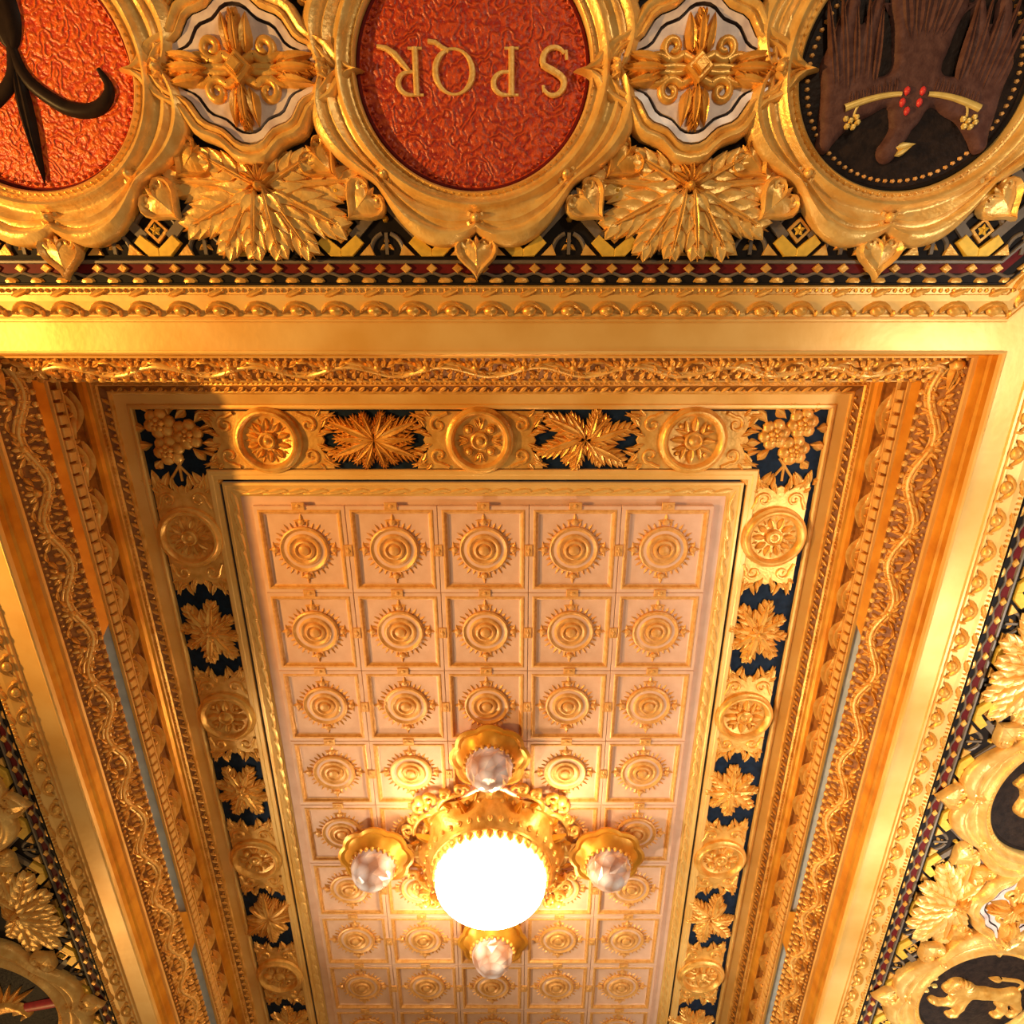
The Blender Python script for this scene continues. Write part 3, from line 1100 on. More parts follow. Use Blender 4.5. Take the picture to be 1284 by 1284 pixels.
# coordinates in the medallion (x right, y up in the picture): the head is at the bottom
caps += poly_caps([(0.02, 0.30), (0.0, 0.10), (0.0, -0.06), (-0.005, -0.14)], [0.085, 0.10, 0.10, 0.07])
caps += poly_caps([(-0.005, -0.14), (-0.02, -0.22), (-0.055, -0.285)], [0.055, 0.036, 0.044])
for s in (-1, 1):
    caps += poly_caps([(s * 0.06, -0.05), (s * 0.18, -0.09), (s * 0.29, -0.15), (s * 0.33, -0.26)], [0.05, 0.062, 0.062, 0.034])
    caps += poly_caps([(s * 0.30, -0.16), (s * 0.33, 0.02), (s * 0.30, 0.22)], [0.06, 0.055, 0.03])
    caps += poly_caps([(s * 0.22, -0.08), (s * 0.24, 0.05), (s * 0.20, 0.22)], [0.06, 0.05, 0.024])
    caps += poly_caps([(s * 0.06, 0.08), (s * 0.10, 0.22), (s * 0.12, 0.33)], [0.05, 0.05, 0.035])
relief(mb, caps, 0.035, 0.035, 0.010, 0.03, 0, 0.024)
body = ob('eagle_body', mb.mesh('eagle_body', 'eagle'), md)
mb = MB()
for s in (-1, 1):
    for k in range(5):
        petal(mb, s * (0.17 + 0.035 * k), -0.06 - 0.012 * k, s * radians(4 + 3 * k), 0.30 + 0.02 * k, 0.020, 0.022, 0, 8, 4, 0.045, 0.6, 0.5)
    for k in range(9):
        petal(mb, s * (0.08 + 0.022 * k), -0.085 - 0.006 * k, s * radians(6), 0.065, 0.011, 0.014, 0, 4, 4, 0.052)
for k in range(5):
    petal(mb, 0.03 * (k - 2), 0.10, radians((k - 2) * 9), 0.32, 0.028, 0.020, 0, 7, 4, 0.05, 0.6, 0.5)
ob('feathers', mb.mesh('feathers', 'eagle'), md)['kind'] = 'stuff'
mb = MB()
for (x, y) in ((-0.035, -0.075), (0.03, -0.075), (-0.045, -0.115), (0.025, -0.115), (-0.02, -0.145)):
    dome(mb, x, y, 0.016, 0.016, 0, 8, 0.056, 0.8, 1.1, 3)
ob('breast_spots', mb.mesh('breast_spots', 'red'), md)
for s in (-1, 1):
    mb = MB()
    tube(mb, bez([(s * 0.055, -0.085), (s * 0.15, -0.085), (s * 0.28, -0.135)]), lambda u: 0.009 + 0.006 * u, 0.8, 0, 5, 0.058)
    tube(mb, bez([(s * 0.19, -0.10), (s * 0.235, -0.12), (s * 0.235, -0.165)]), 0.006, 0.8, 0, 4, 0.056)
    for (dx, dy) in ((0, 0), (0.022, 0.012), (-0.022, 0.006), (0.014, -0.022), (-0.012, -0.02), (0.03, -0.006)):
        dome(mb, s * 0.245 + dx, -0.178 + dy, 0.013, 0.014, 0, 6, 0.056, 1, 1, 2)
    ob('sprig', mb.mesh('sprig', 'straw'), md)
    mb = MB()
    x, y = s * 0.115, 0.30
    for a in (-70, -30, 20, 60, 180):
        petal(mb, x, y, radians(a), 0.085, 0.014, 0.02, 0, 4, 4, 0.055)
    ob('claw', mb.mesh('claw', 'straw'), md)
mb = MB()
petal(mb, -0.035, -0.275, radians(80), 0.085, 0.016, 0.014, 0, 5, 4, 0.052)
petal(mb, -0.03, -0.305, radians(60), 0.075, 0.013, 0.014, 0, 5, 4, 0.052)
ob('beak', mb.mesh('beak', 'straw'), md)
mb = MB()
dots_ring(mb, 0.90, 84, 0.009)
ob('edge_dots', mb.mesh('edge_dots', 'stencil'), md)

# ---- lion (right, lower) ------------------------------------------------
# local frame of the right beam: x = away from the viewer along the beam, y = outwards
def lion(md, mirror):
    mb = MB()
    mb.T = RZ(pi / 2)     # picture upright: figure x = picture right
    caps = []
    caps += poly_caps([(-0.13, 0.06), (0.02, 0.045), (0.16, 0.02), (0.24, 0.04)], [0.065, 0.055, 0.05, 0.055])
    caps += poly_caps([(-0.13, 0.08), (-0.20, 0.12), (-0.245, 0.10)], [0.085, 0.075, 0.045])
    caps += poly_caps([(-0.16, 0.02), (-0.20, -0.06), (-0.30, -0.055), (-0.335, -0.035)], [0.05, 0.032, 0.024, 0.030])
    caps += poly_caps([(-0.10, 0.0), (-0.11, -0.11), (-0.13, -0.19), (-0.17, -0.20)], [0.048, 0.032, 0.024, 0.026])
    caps += poly_caps([(0.23, 0.02), (0.19, -0.07), (0.23, -0.14), (0.20, -0.20), (0.17, -0.205)], [0.055, 0.04, 0.026, 0.024, 0.024])
    caps += poly_caps([(0.26, 0.02), (0.29, -0.06), (0.33, -0.12), (0.31, -0.19), (0.28, -0.20)], [0.05, 0.04, 0.026, 0.024, 0.024])
    relief(mb, caps, 0.045, 0.035, 0.009, 0.03, 0, 0.024)
    ob('lion_body', mb.mesh('lion_body', 'gold'), md)
    mb = MB()
    mb.T = RZ(pi / 2)
    for k in range(11):
        a = radians(-30 + 22 * k)
        petal(mb, -0.17 + 0.03 * cos(a), 0.10 + 0.03 * sin(a), pi / 2 - a, 0.075, 0.018, 0.03, 0, 4, 4, 0.05)
    ob('mane', mb.mesh('mane', 'gold_pale'), md)
    mb = MB()
    mb.T = RZ(pi / 2)
    tube(mb, bez([(0.27, 0.06), (0.36, 0.10), (0.30, 0.20), (0.16, 0.16), (0.12, 0.19)]), lambda u: 0.016, 0.9, 0, 5, 0.028)
    petal(mb, 0.125, 0.185, radians(-80), 0.10, 0.022, 0.03, 0, 5, 4, 0.03)
    ob('tail', mb.mesh('tail', 'gold'), md)
    mb = MB()
    mb.T = RZ(pi / 2)
    for (x, y) in ((-0.36, 0.19), (-0.40, 0.12), (-0.345, 0.105), (-0.395, 0.055)):
        dome(mb, x, y, 0.024, 0.02, 0, 6, 0.024, 1.1, 0.8, 2)
    ob('lettering_dots', mb.mesh('lettering_dots', 'straw'), md)


# the disc is an oval lying along the beam; turned so the picture stands upright to the viewer below
md = medallion('right', 4.80, 'black oval medallion with a gold walking lion at the lower right corner', ['darkdisc', 'black'])
lion(md, 1)
md = medallion('right', 2.88, 'black oval medallion with gilt figure, cut by the right edge, above the lion medallion', ['darkdisc', 'black'])
mb = MB()
mb.T = RZ(pi / 2)
caps = poly_caps([(-0.27, 0.13), (-0.235, 0.085), (-0.22, 0.045), (-0.30, 0.10)], [0.018, 0.016, 0.024, 0.014])
caps += poly_caps([(-0.31, 0.11), (-0.27, 0.155), (-0.245, 0.14)], [0.014, 0.018, 0.014])
caps += poly_caps([(-0.20, 0.02), (-0.19, -0.08), (-0.10, -0.12), (0.08, -0.08)], [0.05, 0.075, 0.07, 0.06])
caps += poly_caps([(-0.22, 0.04), (-0.10, 0.06), (0.06, 0.02), (0.2, 0.0)], [0.035, 0.06, 0.07, 0.06])
relief(mb, caps, 0.045, 0.03, 0.009, 0.03, 0, 0.024)
ob('figure', mb.mesh('figure', 'gold'), md)

# ---- torch (left, lower) -------------------------------------------------
def wing_torch(md):
    mb = MB()
    mb.T = RZ(-pi / 2)
    for k in range(6):
        petal(mb, 0.10 - 0.03 * k, 0.02, radians(52 - 13 * k), 0.26 - 0.015 * k, 0.022, 0.03, 0, 6, 4, 0.03)
    caps = poly_caps([(-0.06, -0.04), (0.08, 0.0), (0.15, -0.02)], [0.07, 0.05, 0.04])
    caps += poly_caps([(0.10, -0.08), (0.17, -0.05), (0.20, -0.09), (0.14, -0.14)], [0.022, 0.022, 0.02, 0.018])
    relief(mb, caps, 0.045, 0.035, 0.009, 0.03, 0, 0.024)
    ob('wing', mb.mesh('wing', 'gold'), md)
    mb = MB()
    mb.T = RZ(-pi / 2)
    tube(mb, [(0.14, -0.05), (0.28, -0.015), (0.44, 0.025)], lambda u: 0.045, 0.6, 0, 6, 0.026)
    o = ob('red_staff', mb.mesh('red_staff', 'red'), md)
    o['label'] = 'red staff'


md = medallion('left', -4.90, 'black oval medallion with gilt wing and red staff at the lower left corner', ['darkdisc', 'black'])
wing_torch(md)
md = medallion('left', -2.95, 'gold framed medallion at the left edge, only its wavy frame and heart showing', ['darkdisc', 'black'])

# ------------------------------------------------------------------ cartouches
def diamond(kx, ky, n=16, bulge=0.12):
    """ogee-sided diamond, counter-clockwise"""
    pts = []
    corners = [(kx, 0), (0, ky), (-kx, 0), (0, -ky)]
    for q in range(4):
        a, b = corners[q], corners[(q + 1) % 4]
        nx, ny = (a[1] - b[1]), (b[0] - a[0])
        l = hypot(nx, ny)
        nx, ny = -nx / l, -ny / l
        for i in range(n):
            t = i / n
            o = bulge * min(kx, ky) * (0.35 * sin(pi * t) + sin(2 * pi * t) * (1 if q % 2 else -1) * 0.35 + 0.30 * sin(6 * pi * t) * (1 if q % 2 else -1))
            pts.append((a[0] + (b[0] - a[0]) * t + nx * o * 1.0, a[1] + (b[1] - a[1]) * t + ny * o))
    return pts


cart = bpy.data.objects.new('cartouche', None)
COL.objects.link(cart)
mb = MB()
N4 = 64
rows = []
prof = [(0.400 + k * 1.25, 0.262 + k, c) for k, c in ((0.0, 0.050), (0.004, 0.066), (0.014, 0.074), (0.026, 0.064), (0.032, 0.056), (0.044, 0.070),
                                                  (0.058, 0.074), (0.072, 0.062), (0.082, 0.036), (0.084, 0.0))]
loops = [[(x, y, c) for x, y in diamond(kx, ky)] for kx, ky, c in prof]
mb.grid([list(r) for r in zip(*reversed(loops))], 0, cu=True)
ob('frame', mb.mesh('cartouche_frame', 'gold_pale', True, 60), cart)
mb = MB()
loops = [[(x, y, c) for x, y in diamond(kx, ky)] for kx, ky, c in ((0.402, 0.263, 0.03), (0.390, 0.255, 0.054), (0.345, 0.225, 0.050))]
mb.grid([list(r) for r in zip(*reversed(loops))], 0, cu=True)
loops = [[(x, y, c) for x, y in diamond(kx, ky)] for kx, ky, c in ((0.345, 0.225, 0.050), (0.341, 0.222, 0.036), (0.330, 0.214, 0.036))]
mb.grid([list(r) for r in zip(*reversed(loops))], 1, cu=True)
loops = [[(x, y, c) for x, y in diamond(kx, ky)] for kx, ky, c in ((0.330, 0.214, 0.036), (0.326, 0.211, 0.048), (0.15, 0.12, 0.044), (0.01, 0.01, 0.044))]
mb.grid([list(r) for r in zip(*reversed(loops))], 0, cu=True)
ob('marble_panel', mb.mesh('marble_panel', ['marble', 'step_shade']), cart)
for (x, y, a) in ((0.0, 0.035, 0), (0.0, -0.045, 180), (0.13, 0.0, 90), (-0.13, 0.0, -90)):
    mb = MB()
    L = 0.17 if a in (0, 180) else 0.20
    acanthus(mb, 0, 0, 0, L, 0.055, 0.05, 4, 0.0, 0, 0.55)
    petal(mb, -0.03, 0.02, radians(-8), L * 0.8, 0.028, 0.05, 0, 5, 4)
    petal(mb, 0.03, 0.02, radians(8), L * 0.8, 0.028, 0.05, 0, 5, 4)
    ob('leaf', mb.mesh('cartouche_leaf', 'gold'), cart, TR((x, y, 0.044)) @ RZ(-radians(a)))
scr = []
mb = MB()
tube(mb, [(0.02, 0.03), (0.06, 0.05)] + spiral(0.105, 0.075, 0.048, 0.010, 1.25, -2.6, 1, 20), lambda u: 0.020 - 0.006 * u, 1.2, 0, 6)
tube(mb, bez([(0.12, 0.03), (0.17, 0.07), (0.22, 0.03), (0.27, 0.02)]), lambda u: 0.020 - 0.008 * u, 1.2, 0, 6)
tube(mb, bez([(0.03, 0.0), (0.10, 0.03), (0.16, -0.01), (0.2, 0.01)]), 0.016, 1.2, 0, 6)
smesh = mb.mesh('cartouche_scroll', 'gold')
for sx in (-1, 1):
    for sy in (-1, 1):
        ob('scroll', smesh, cart, TR((0, 0, 0.044)) @ SCL(sx, sy))
mb = MB()
prism(mb, [(0.058, 0), (0, 0.058), (-0.058, 0), (0, -0.058)], 0, 0.05, 0, 0.012)
prism(mb, [(0.036, 0), (0, 0.036), (-0.036, 0), (0, -0.036)], 0.05, 0.056, 1, 0.002)
prism(mb, [(0.030, 0), (0, 0.030), (-0.030, 0), (0, -0.030)], 0.056, 0.072, 0, 0.006)
ob('boss', mb.mesh('cartouche_boss', ['gold', 'gold_deep']), cart, TR((0, 0, 0.05)))
# clasps left and right that reach to the medallion frames, cups top and bottom
for s in (-1, 1):
    mb = MB()
    for k in (-1, 0, 1):
        petal(mb, 0, 0, radians(90 + 40 * k), 0.07, 0.03, 0.05, 0, 5, 4)
    dome(mb, 0.02, 0, 0.03, 0.06, 0, 8)
    ob('clasp', mb.mesh('clasp', 'gold_pale'), cart, TR((s * 0.315, 0, 0.05)) @ SCL(s * 0.75, 0.8))
    for t in (-1, 1):
        mb = MB()
        heart(mb, 0, 0, 0, 0.10)
        ob('heart', mb.mesh('cartouche_heart', 'gold'), cart, TR((s * 0.27, t * 0.305, 0.004)) @ RZ(-(radians(135) if t < 0 else radians(45)) * s))


def put_cart(o, sd, a, label):
    place(o, sd, a, BC, 0.0)
    tag(o, label, 'cartouche', 'marble cartouches between the medallions')


put_cart(cart, 'near', -1.105, 'diamond marble cartouche with gilt scrolls, between the lily medallion and the SPQR medallion')
for sd, a, lb in (('near', 0.755, 'diamond marble cartouche with gilt scrolls, between the SPQR medallion and the eagle medallion'),
                  ('right', 3.84, 'diamond marble cartouche at the right edge, just above the lion medallion'),):
    c = copy_tree(cart)
    put_cart(c, sd, a, lb)

# ------------------------------------------------------------------ palmettes
pal = bpy.data.objects.new('palmette', None)
COL.objects.link(pal)
mb = MB()
acanthus(mb, 0, 0, 0, 0.40, 0.125, 0.034, 5, 0.0, 0, 0.62, 1.55, 0.45)
leaf_big = mb.mesh('palmette_leaf', 'gold_pale')
mb = MB()
acanthus(mb, 0, 0, 0, 0.33, 0.100, 0.032, 4, 0.0, 0, 0.62, 1.5, 0.45)
leaf_small = mb.mesh('palmette_leaf_small', 'gold_pale')
for ang, me, k, c in ((62, leaf_small, 0.85, 0.02), (-62, leaf_small, 0.85, 0.02), (86, leaf_big, 1.08, 0.0), (-86, leaf_big, 1.08, 0.0),
                      (116, leaf_big, 1.0, 0.018), (-116, leaf_big, 1.0, 0.018), (146, leaf_big, 0.86, 0.03), (-146, leaf_big, 0.86, 0.03),
                      (171, leaf_small, 0.92, 0.045), (-171, leaf_small, 0.92, 0.045)):
    ob('leaf', me, pal, TR((0.015 * (1 if ang > 0 else -1), 0, c)) @ RZ(-radians(ang)) @ SCL(k))
mb = MB()
dome(mb, 0, 0, 0.028, 0.09, 0, 8)
dome(mb, 0, -0.06, 0.02, 0.07, 0, 8)
for k in range(5):
    petal(mb, 0, 0.01, radians(-60 + 30 * k), 0.10, 0.02, 0.06, 0, 4, 4, 0.02)
ob('bud', mb.mesh('palmette_bud', 'gold'), pal)
PB = 0.70


def put_pal(o, sd, a, label, b=PB, rot=0.0):
    place(o, sd, a, b, rot)
    tag(o, label, 'leaf ornament', 'gilt palmettes between the medallions')


put_pal(pal, 'near', -1.095, 'broad gilt palmette of serrated leaves, below the left marble cartouche of the top beam')
for sd, a, lb in (('near', 0.77, 'broad gilt palmette of serrated leaves, below the right marble cartouche of the top beam'),
                  ('right', 3.84, 'gilt palmette leaf cluster between the two right hand medallions'),
                  ('right', 1.92, 'gilt palmette leaf cluster cut by the right edge, highest on the right beam'),
                  ('left', -3.92, 'gilt palmette leaf cluster at the left edge, above the winged medallion')):
    put_pal(copy_tree(pal), sd, a, lb)
for a, lb in ((-1.095, 'gilt leaf tips cut by the top edge, above the left marble cartouche'),
              (0.77, 'gilt leaf tips cut by the top edge, above the right marble cartouche')):
    put_pal(copy_tree(pal), 'near', a, lb, 2 * BC - PB, pi)

# ================================================================== FLOWERED BORDER (upper ceiling)
ZB = ZC - 0.002
RR = 0.208


def plate_mesh():
    mb = MB()
    pts = []
    half, hb = 0.425, 0.186
    n = 14
    for i in range(n + 1):
        t = -1 + 2 * i / n
        pts.append((half - 0.085 * (1 - t * t) + 0.02 * cos(3 * pi * t), t * hb))
    left = [(-x, y) for x, y in reversed(pts)]
    prism(mb, pts + left, 0, 0.014, 0, 0.004)
    for s in (-1, 1):
        for t in (-1, 1):
            T0 = mb.T
            mb.T = SCL(s, t)
            tube(mb, [(0.20, 0.175), (0.235, 0.16)] + spiral(0.262, 0.10, 0.052, 0.010, 1.2, 1.8, -1, 18), lambda u: 0.013 - 0.004 * u, 1.3, 0, 5, 0.012)
            for (x, y, a, L) in ((0.335, 0.12, 60, 0.12), (0.335, 0.155, 88, 0.11), (0.345, 0.08, 30, 0.09), (0.335, 0.06, 95, 0.09), (0.305, 0.025, 70, 0.10), (0.35, 0.10, 110, 0.10), (0.31, 0.15, 40, 0.06)):
                petal(mb, x, y, radians(a), L, 0.018, 0.022, 0, 4, 4, 0.006)
            mb.T = T0
    return mb.mesh('scroll_plate', 'gold')


plate_me = plate_mesh()
mb = MB()
lathe(mb, [(0.002, 0.018), (0.150, 0.020), (0.158, 0.024), (0.166, 0.046), (0.178, 0.058), (0.190, 0.056), (0.196, 0.044), (0.204, 0.040),
           (0.214, 0.034), (0.218, 0.012)][::-1], 48)
dish_me = mb.mesh('roundel_dish', 'gold')


def roundel_centre(kind):
    mb = MB()
    if kind == 0:      # ring centre, four bosses, small leaves
        lathe(mb, [(0.058, 0.0), (0.056, 0.022), (0.046, 0.028), (0.036, 0.018), (0.026, 0.016), (0.020, 0.030), (0.001, 0.036)], 20)
        for k in range(4):
            a = pi / 4 + pi / 2 * k
            dome(mb, 0.098 * cos(a), 0.098 * sin(a), 0.027, 0.034, 0, 10)
            lathe(mb, [(0.036, 0.0), (0.034, 0.010), (0.028, 0.008)], 12, cx=0.098 * cos(a), cy=0.098 * sin(a))
            b = pi / 2 * k
            for d in (-26, 0, 26):
                petal(mb, 0.070 * sin(b), 0.070 * cos(b), b + radians(d), 0.075, 0.014, 0.020, 0, 4, 4)
    elif kind == 1:    # daisy
        lathe(mb, [(0.056, 0.0), (0.054, 0.026), (0.044, 0.032), (0.034, 0.020), (0.024, 0.020), (0.014, 0.034), (0.001, 0.038)], 20)
        for k in range(10):
            a = 2 * pi * k / 10
            petal(mb, 0.062 * sin(a), 0.062 * cos(a), a, 0.080, 0.024, 0.028, 0, 5, 4, 0, 0.95, 0.5)
            a += pi / 10
            petal(mb, 0.11 * sin(a), 0.11 * cos(a), a, 0.04, 0.010, 0.016, 0, 3, 2)
    else:              # cross of leaves and scrolls
        lathe(mb, [(0.060, 0.0), (0.058, 0.024), (0.048, 0.030), (0.038, 0.018), (0.030, 0.022), (0.018, 0.036), (0.001, 0.040)], 20)
        for k in range(4):
            a = pi / 2 * k + 0.05
            petal(mb, 0.055 * sin(a), 0.055 * cos(a), a, 0.095, 0.026, 0.036, 0, 5, 4)
            b = a + pi / 4
            for d in (-30, 30):
                petal(mb, 0.060 * sin(b), 0.060 * cos(b), b + radians(d), 0.085, 0.018, 0.024, 0, 4, 4)
            dome(mb, 0.125 * sin(b), 0.125 * cos(b), 0.018, 0.024, 0, 8)
    return mb.mesh('roundel_flower', 'gold')


cent = [roundel_centre(k) for k in range(3)]


def roundel(x, y, rot, kind, label):
    root = bpy.data.objects.new('roundel', None)
    COL.objects.link(root)
    root.matrix_world = TR((x, y, ZB)) @ DOWN @ RZ(rot)
    tag(root, label, 'roundel', 'gilt roundels of the flowered border')
    ob('scroll_plate', plate_me, root)
    ob('dish', dish_me, root)
    ob('flower', cent[kind], root, TR((0, 0, 0.019)))
    return root


XL, XR, YT = X0 + 0.582, X1 - 0.605, Y0 + 0.575
ORD = ['first', 'second', 'third', 'fourth', 'fifth']
for k, (x, kd) in enumerate(((-1.55, 1), (-0.205, 0), (1.15, 2))):
    roundel(x, YT, 0, kd, ['gilt roundel with daisy centre, left one of three above the tiles',
                           'gilt roundel with four round bosses, middle of three above the tiles',
                           'gilt roundel with crossed leaves, right one of three above the tiles'][k])
flows = {1: 'daisy', 0: 'four-boss', 2: 'crossed-leaf'}
for k in range(4):
    y = 1.40 + 1.468 * k
    roundel(XR, y, pi / 2, (1, 2, 0, 2)[k], 'gilt %s roundel, %s down the right side of the tiles' % (flows[(1, 2, 0, 2)[k]], ORD[k]))
    roundel(XL, y, pi / 2, (1, 2, 0, 2)[k], 'shaded gilt %s roundel, %s down the left side of the tiles' % (flows[(1, 2, 0, 2)[k]], ORD[k]))

# foliage sprays on the navy ground
def leaf_mesh(n, L, w, thin, seed, h=0.035):
    mb = MB()
    acanthus(mb, 0, 0, 0, L, w, h, n, 0.0, 0, 0.75, thin)
    return mb.mesh('spray_leaf', 'gold')


LV = [leaf_mesh(6, 0.30, 0.088, 0.80, 1), leaf_mesh(5, 0.265, 0.085, 1.25, 2), leaf_mesh(4, 0.225, 0.075, 1.25, 3)]


def spray(x, y, rot, kind, label):
    root = bpy.data.objects.new('foliage_spray', None)
    COL.objects.link(root)
    root.matrix_world = TR((x, y, ZB)) @ DOWN @ RZ(rot)
    tag(root, label, 'leaf ornament', 'gilt foliage sprays on navy blue')
    if kind == 0:      # spiky swirl
        for (a, k, l) in ((66, 1.0, 0), (112, 0.98, 0), (20, 0.62, 0), (-20, 0.60, 0), (-66, 1.0, 0), (-112, 0.98, 0), (200, 0.62, 0), (160, 0.60, 0)):
            ob('leaf', LV[l], root, TR((0.02 * sin(radians(a)), 0.02 * cos(radians(a)), 0.004)) @ RZ(-radians(a)) @ SCL(k))
        for (a, k) in ((42, 0.72), (-42, 0.72), (138, 0.72), (-138, 0.72), (88, 0.9), (-88, 0.9)):
            ob('leaf', LV[0], root, TR((0, 0, 0.0)) @ RZ(-radians(a)) @ SCL(k))
    elif kind == 1:    # broad leaves turning like a wheel
        for (a, k, l) in ((14, 0.74, 1), (70, 1.08, 1), (116, 1.08, 1), (194, 0.74, 1), (250, 1.08, 1), (296, 1.08, 1)):
            ob('leaf', LV[l], root, TR((0.03 * sin(radians(a + 40)), 0.03 * cos(radians(a + 40)), 0.004)) @ RZ(-radians(a)) @ SCL(k))
        for (a, k) in ((42, 0.80), (146, 0.80), (222, 0.80), (326, 0.80)):
            ob('leaf', LV[1], root, TR((0, 0, -0.002)) @ RZ(-radians(a)) @ SCL(k))
    elif kind == 2:    # compact rosette of leaves with flower
        for q in range(8):
            a = 45 * q + 10
            ob('leaf', LV[2], root, TR((0, 0, 0.004)) @ RZ(-radians(a)) @ SCL(1.18 if q % 4 in (1, 2) else 0.98))
        mb = MB()
        for q in range(7):
            petal(mb, 0, 0, 2 * pi * q / 7, 0.075, 0.026, 0.03, 0, 4, 4, 0.03)
        dome(mb, 0, 0, 0.022, 0.07, 0, 8)
        ob('flower', mb.mesh('spray_flower', 'gold'), root)
    return root


spray(-0.88, YT, 0, 0, 'spiky gilt foliage spray on navy, left of the middle roundel above the tiles')
spray(0.47, YT, 0, 1, 'wheel of broad gilt leaves on navy, right of the middle roundel above the tiles')
for k in range(4):
    y = 2.14 + 1.462 * k
    kd = (2, 2, 0, 2)[k]
    w = 'rosette of gilt leaves' if kd == 2 else 'spiky gilt leaf spray'
    spray(XR, y, pi / 2 + 0.2 * k, (2, 2, 1, 2)[k], '%s on navy, %s down the right side of the tiles' % (w if k != 2 else 'wheel of gilt leaves', ORD[k]))
    spray(XL, y, pi / 2 - 0.2 * k, kd, 'shaded %s on navy, %s down the left side of the tiles' % (w, ORD[k]))


# corner bouquets: three roses with leaves and crossed stems
def bouquet(x, y, mir, label):
    root = bpy.data.objects.new('corner_bouquet', None)
    COL.objects.link(root)
    root.matrix_world = TR((x, y, ZB)) @ DOWN @ SCL(1.28)
    tag(root, label, 'flower ornament', 'corner rose bouquets')
    for (fx, fy, r) in ((-0.075 * mir, 0.02, 0.075), (0.055 * mir, 0.075, 0.075), (0.035 * mir, -0.06, 0.075)):
        mb = MB()
        for q in range(6):
            a = 2 * pi * q / 6 + 0.3
            dome(mb, r * 0.62 * sin(a), r * 0.62 * cos(a), r * 0.46, 0.034, 0, 9, 0.0)
        for q in range(5):
            dome(mb, r * 0.30 * sin(2 * pi * q / 5), r * 0.30 * cos(2 * pi * q / 5), r * 0.22, 0.024, 0, 7, 0.030)
        dome(mb, 0, 0, r * 0.2, 0.06, 0, 8)
        ob('rose', mb.mesh('rose', 'gold'), root, TR((fx, fy, 0.0)))
    mb = MB()
    for (px, py, a, L) in ((-0.12, 0.08, -40, 0.08), (-0.14, -0.02, -95, 0.07), (-0.09, -0.05, -140, 0.08), (0.0, 0.12, -10, 0.07), (0.10, 0.13, 30, 0.06),
                           (0.13, 0.05, 85, 0.06), (0.11, -0.03, 100, 0.08), (0.08, -0.11, 140, 0.06), (-0.03, 0.10, -50, 0.07)):
        petal(mb, px * mir, py, radians(a * mir), L, 0.026, 0.028, 0, 5, 4, 0, 1.35)
    ob('leaves', mb.mesh('bouquet_leaves', 'gold'), root)
    mb = MB()
    for s in (-1, 1):
        tube(mb, [(s * 0.055, -0.21), (-s * 0.03, -0.10)], 0.007, 1.2, 0, 4)
        for k in range(3):
            petal(mb, s * 0.10 + s * 0.03 * k, -0.24, radians(s * (-30 + 40 * k)), 0.08, 0.022, 0.024, 0, 4, 4)
    tube(mb, [(0, -0.22), (0, -0.12)], 0.007, 1.2, 0, 4)
    ob('stems', mb.mesh('bouquet_stems', 'gold'), root)


bouquet(XL + 0.01, YT - 0.01, -1, 'bouquet of three gilt roses on navy in the shaded upper left corner of the border')
bouquet(XR, YT - 0.01, 1, 'bouquet of three gilt roses on navy in the bright upper right corner of the border')

# ================================================================== CHANDELIER
LX, LY = -0.17, 4.20
ch = bpy.data.objects.new('ceiling_light', None)
COL.objects.link(ch)
ch.matrix_world = TR((LX, LY, ZC - 0.02)) @ DOWN
tag(ch, 'large gilt ceiling light with glowing white bowl and four crystal side lamps', 'ceiling light')
scal = lambda n, k: (lambda a, i: 1 + k * abs(sin(n * a / 2)) if i < 3 else 1)
mb = MB()
lathe(mb, [(0.60, 0.0), (0.62, 0.02), (0.64, 0.05), (0.61, 0.075), (0.585, 0.07), (0.57, 0.10), (0.55, 0.16), (0.52, 0.21), (0.50, 0.225), (0.49, 0.25)], 96, 1, 1, 0, 0, 0,
      lambda a, i: 1 + 0.045 * cos(8 * a) if i < 6 else 1)
ob('canopy', mb.mesh('canopy', 'gold'), ch)
mb = MB()
NS = 36
for k in range(NS):
    a = 2 * pi * k / NS
    dome(mb, 0.446 * cos(a), 0.446 * sin(a), 0.032, 0.055, 0, 8, 0.245)
lathe(mb, [(0.50, 0.23), (0.485, 0.245), (0.455, 0.255), (0.40, 0.250)], 72)
for k in range(40):
    a = 2 * pi * k / 40
    dome(mb, 0.535 * cos(a), 0.535 * sin(a), 0.022, 0.035, 0, 7, 0.185, 1, 1, 3)
    dome(mb, 0.590 * cos(a), 0.590 * sin(a), 0.020, 0.030, 0, 7, 0.065, 1, 1, 3)
ob('scalloped_collar', mb.mesh('scalloped_collar', 'gold'), ch)
mb = MB()
prof = [(0.432 * cos(-0.45 + (pi / 2 + 0.45) * j / 14), 0.325 + 0.195 * sin(-0.45 + (pi / 2 + 0.45) * j / 14)) for j in range(15)]
prof[-1] = (0.001, 0.520)
lathe(mb, prof, 48)
ob('glowing_bowl', mb.mesh('glowing_bowl', 'globe', True, 80), ch)
# ribs on the canopy
mb = MB()
for k in range(8):
    a = 2 * pi * (k + 0.5) / 8
    T0 = mb.T
    mb.T = RZ(a)
    petal(mb, 0.50, 0, pi / 2, 0.16, 0.03, 0.05, 0, 5, 4, 0.09)
    petal(mb, 0.58, 0.09, pi / 2 - 0.7, 0.10, 0.02, 0.03, 0, 4, 4, 0.06)
    petal(mb, 0.58, -0.09, pi / 2 + 0.7, 0.10, 0.02, 0.03, 0, 4, 4, 0.06)
    mb.T = T0
ob('canopy_leaves', mb.mesh('canopy_leaves', 'gold_deep'), ch)
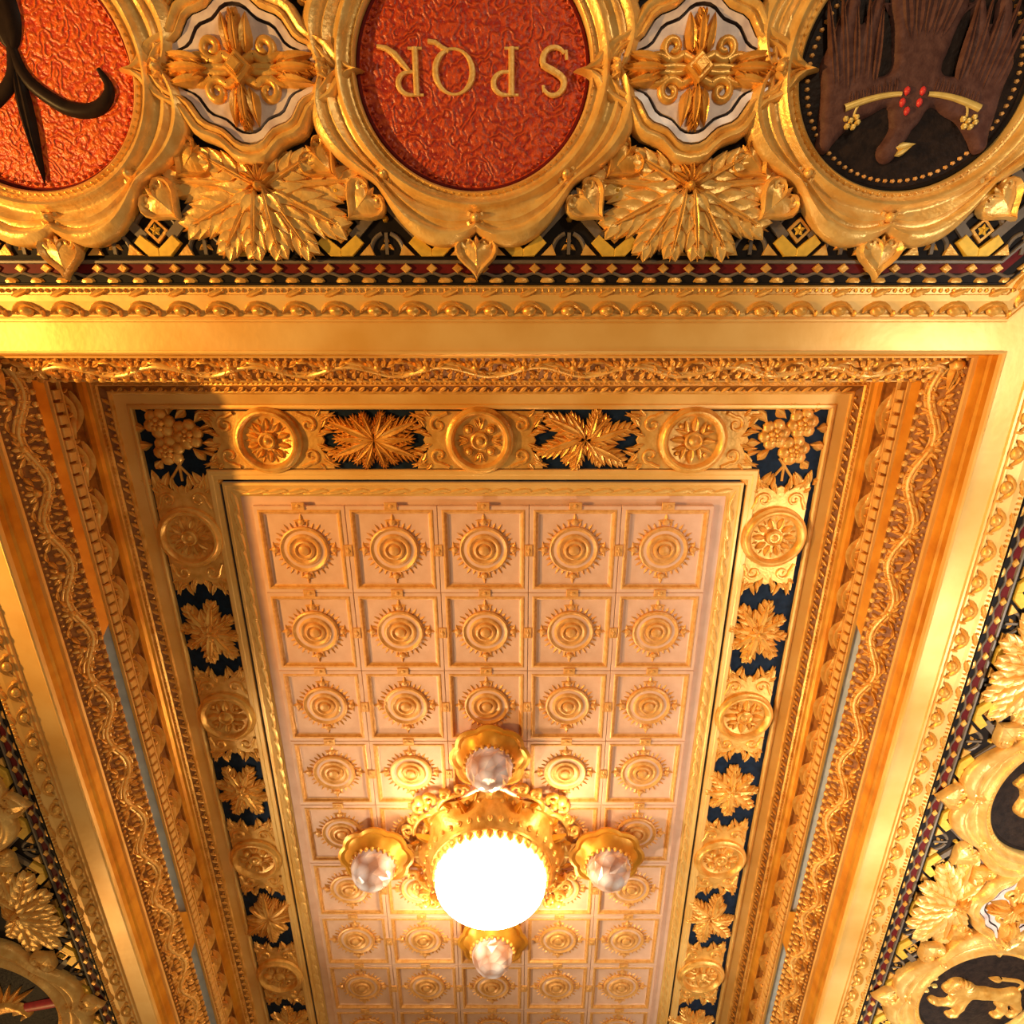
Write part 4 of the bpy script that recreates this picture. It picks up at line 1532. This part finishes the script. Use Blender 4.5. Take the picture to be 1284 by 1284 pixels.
# pierced scrollwork in the diagonals
mb = MB()
for s in (-1, 1):
    tube(mb, bez([(0.63, 0.04 * s), (0.70, 0.10 * s), (0.66, 0.22 * s), (0.60, 0.30 * s)]), 0.020, 1.4, 0, 6, 0.05)
    tube(mb, spiral(0.655, 0.30 * s, 0.050, 0.014, 1.2, pi / 2, -s, 16), 0.018, 1.4, 0, 6, 0.05)
    tube(mb, spiral(0.70, 0.18 * s, 0.048, 0.014, 1.2, 0, s, 16), 0.018, 1.4, 0, 6, 0.05)
    tube(mb, spiral(0.76, 0.055 * s, 0.055, 0.014, 1.2, pi, -s, 16), 0.020, 1.4, 0, 6, 0.05)
    tube(mb, [(0.60, 0.36 * s), (0.64, 0.36 * s), (0.66, 0.33 * s)], 0.016, 1.4, 0, 5, 0.05)
dome(mb, 0.80, 0, 0.045, 0.06, 0, 10, 0.05)
dome(mb, 0.72, 0, 0.03, 0.05, 0, 8, 0.05)
fil_me = mb.mesh('scrollwork', 'gold')
for k in range(4):
    ob('scrollwork', fil_me, ch, RZ(pi / 4 + pi / 2 * k))
# added point lights, not part of the fixture, brightening the tiles nearby
for k in range(4):
    a = pi / 4 + pi / 2 * k
    lamp('added_glow_light', (LX + 0.83 * cos(a), LY + 0.83 * sin(a), ZC - 0.24), 7, (1.0, 0.80, 0.46), 0.04)
# side lamps
mb = MB()
lathe(mb, [(0.06, 0.0), (0.20, 0.01), (0.275, 0.05), (0.285, 0.075), (0.262, 0.085), (0.235, 0.075), (0.215, 0.10), (0.195, 0.14), (0.185, 0.15)], 64, 1, 1, 0, 0, 0,
      lambda a, i: 1 + 0.10 * abs(cos(4 * a)) if 1 <= i <= 5 else 1)
cup_me = mb.mesh('lamp_cup', 'gold_deep')
mb = MB()
for k in range(24):
    a = 2 * pi * k / 24
    dome(mb, 0.185 * cos(a), 0.185 * sin(a), 0.018, 0.028, 0, 6, 0.145, 1, 1, 3)
lbead_me = mb.mesh('lamp_beads', 'gold')
mb = MB()
rows = []
nr, ns = 5, 12
for i in range(ns):
    r = []
    for j in range(nr + 1):
        t = pi * (0.12 + 0.43 * j / nr * 2)
        t = 0.30 + (pi - 0.30) * (1 - j / nr) if False else pi / 2 * (j / nr) * 1.0
        rad = 0.183 * cos(t) if j < nr else 0.001
        a = 2 * pi * (i + 0.5 * (j % 2)) / ns
        r.append((rad * cos(a), rad * sin(a), 0.15 + 0.185 * sin(t)))
    rows.append(r)
mb.grid(rows, 0, cu=True)
crys_me = mb.mesh('crystal_globe', 'crystal', False)
for k, (dx, dy) in enumerate(((0, 1.02), (0.95, 0), (0, -1.02), (-0.95, 0))):
    an = atan2(-dx, dy)
    lam = ob('side_lamp', cup_me, ch, TR((dx, dy, 0.02)) @ RZ(an))
    ob('crystal_globe', crys_me, lam)
    ob('bead_collar', lbead_me, lam)
    mbx = MB()
    tube(mbx, [(0, -0.20), (0, -0.30), (0, -0.42)], 0.06, 1.1, 0, 6, 0.0)
    ob('arm', mbx.mesh('lamp_arm', 'gold'), lam)
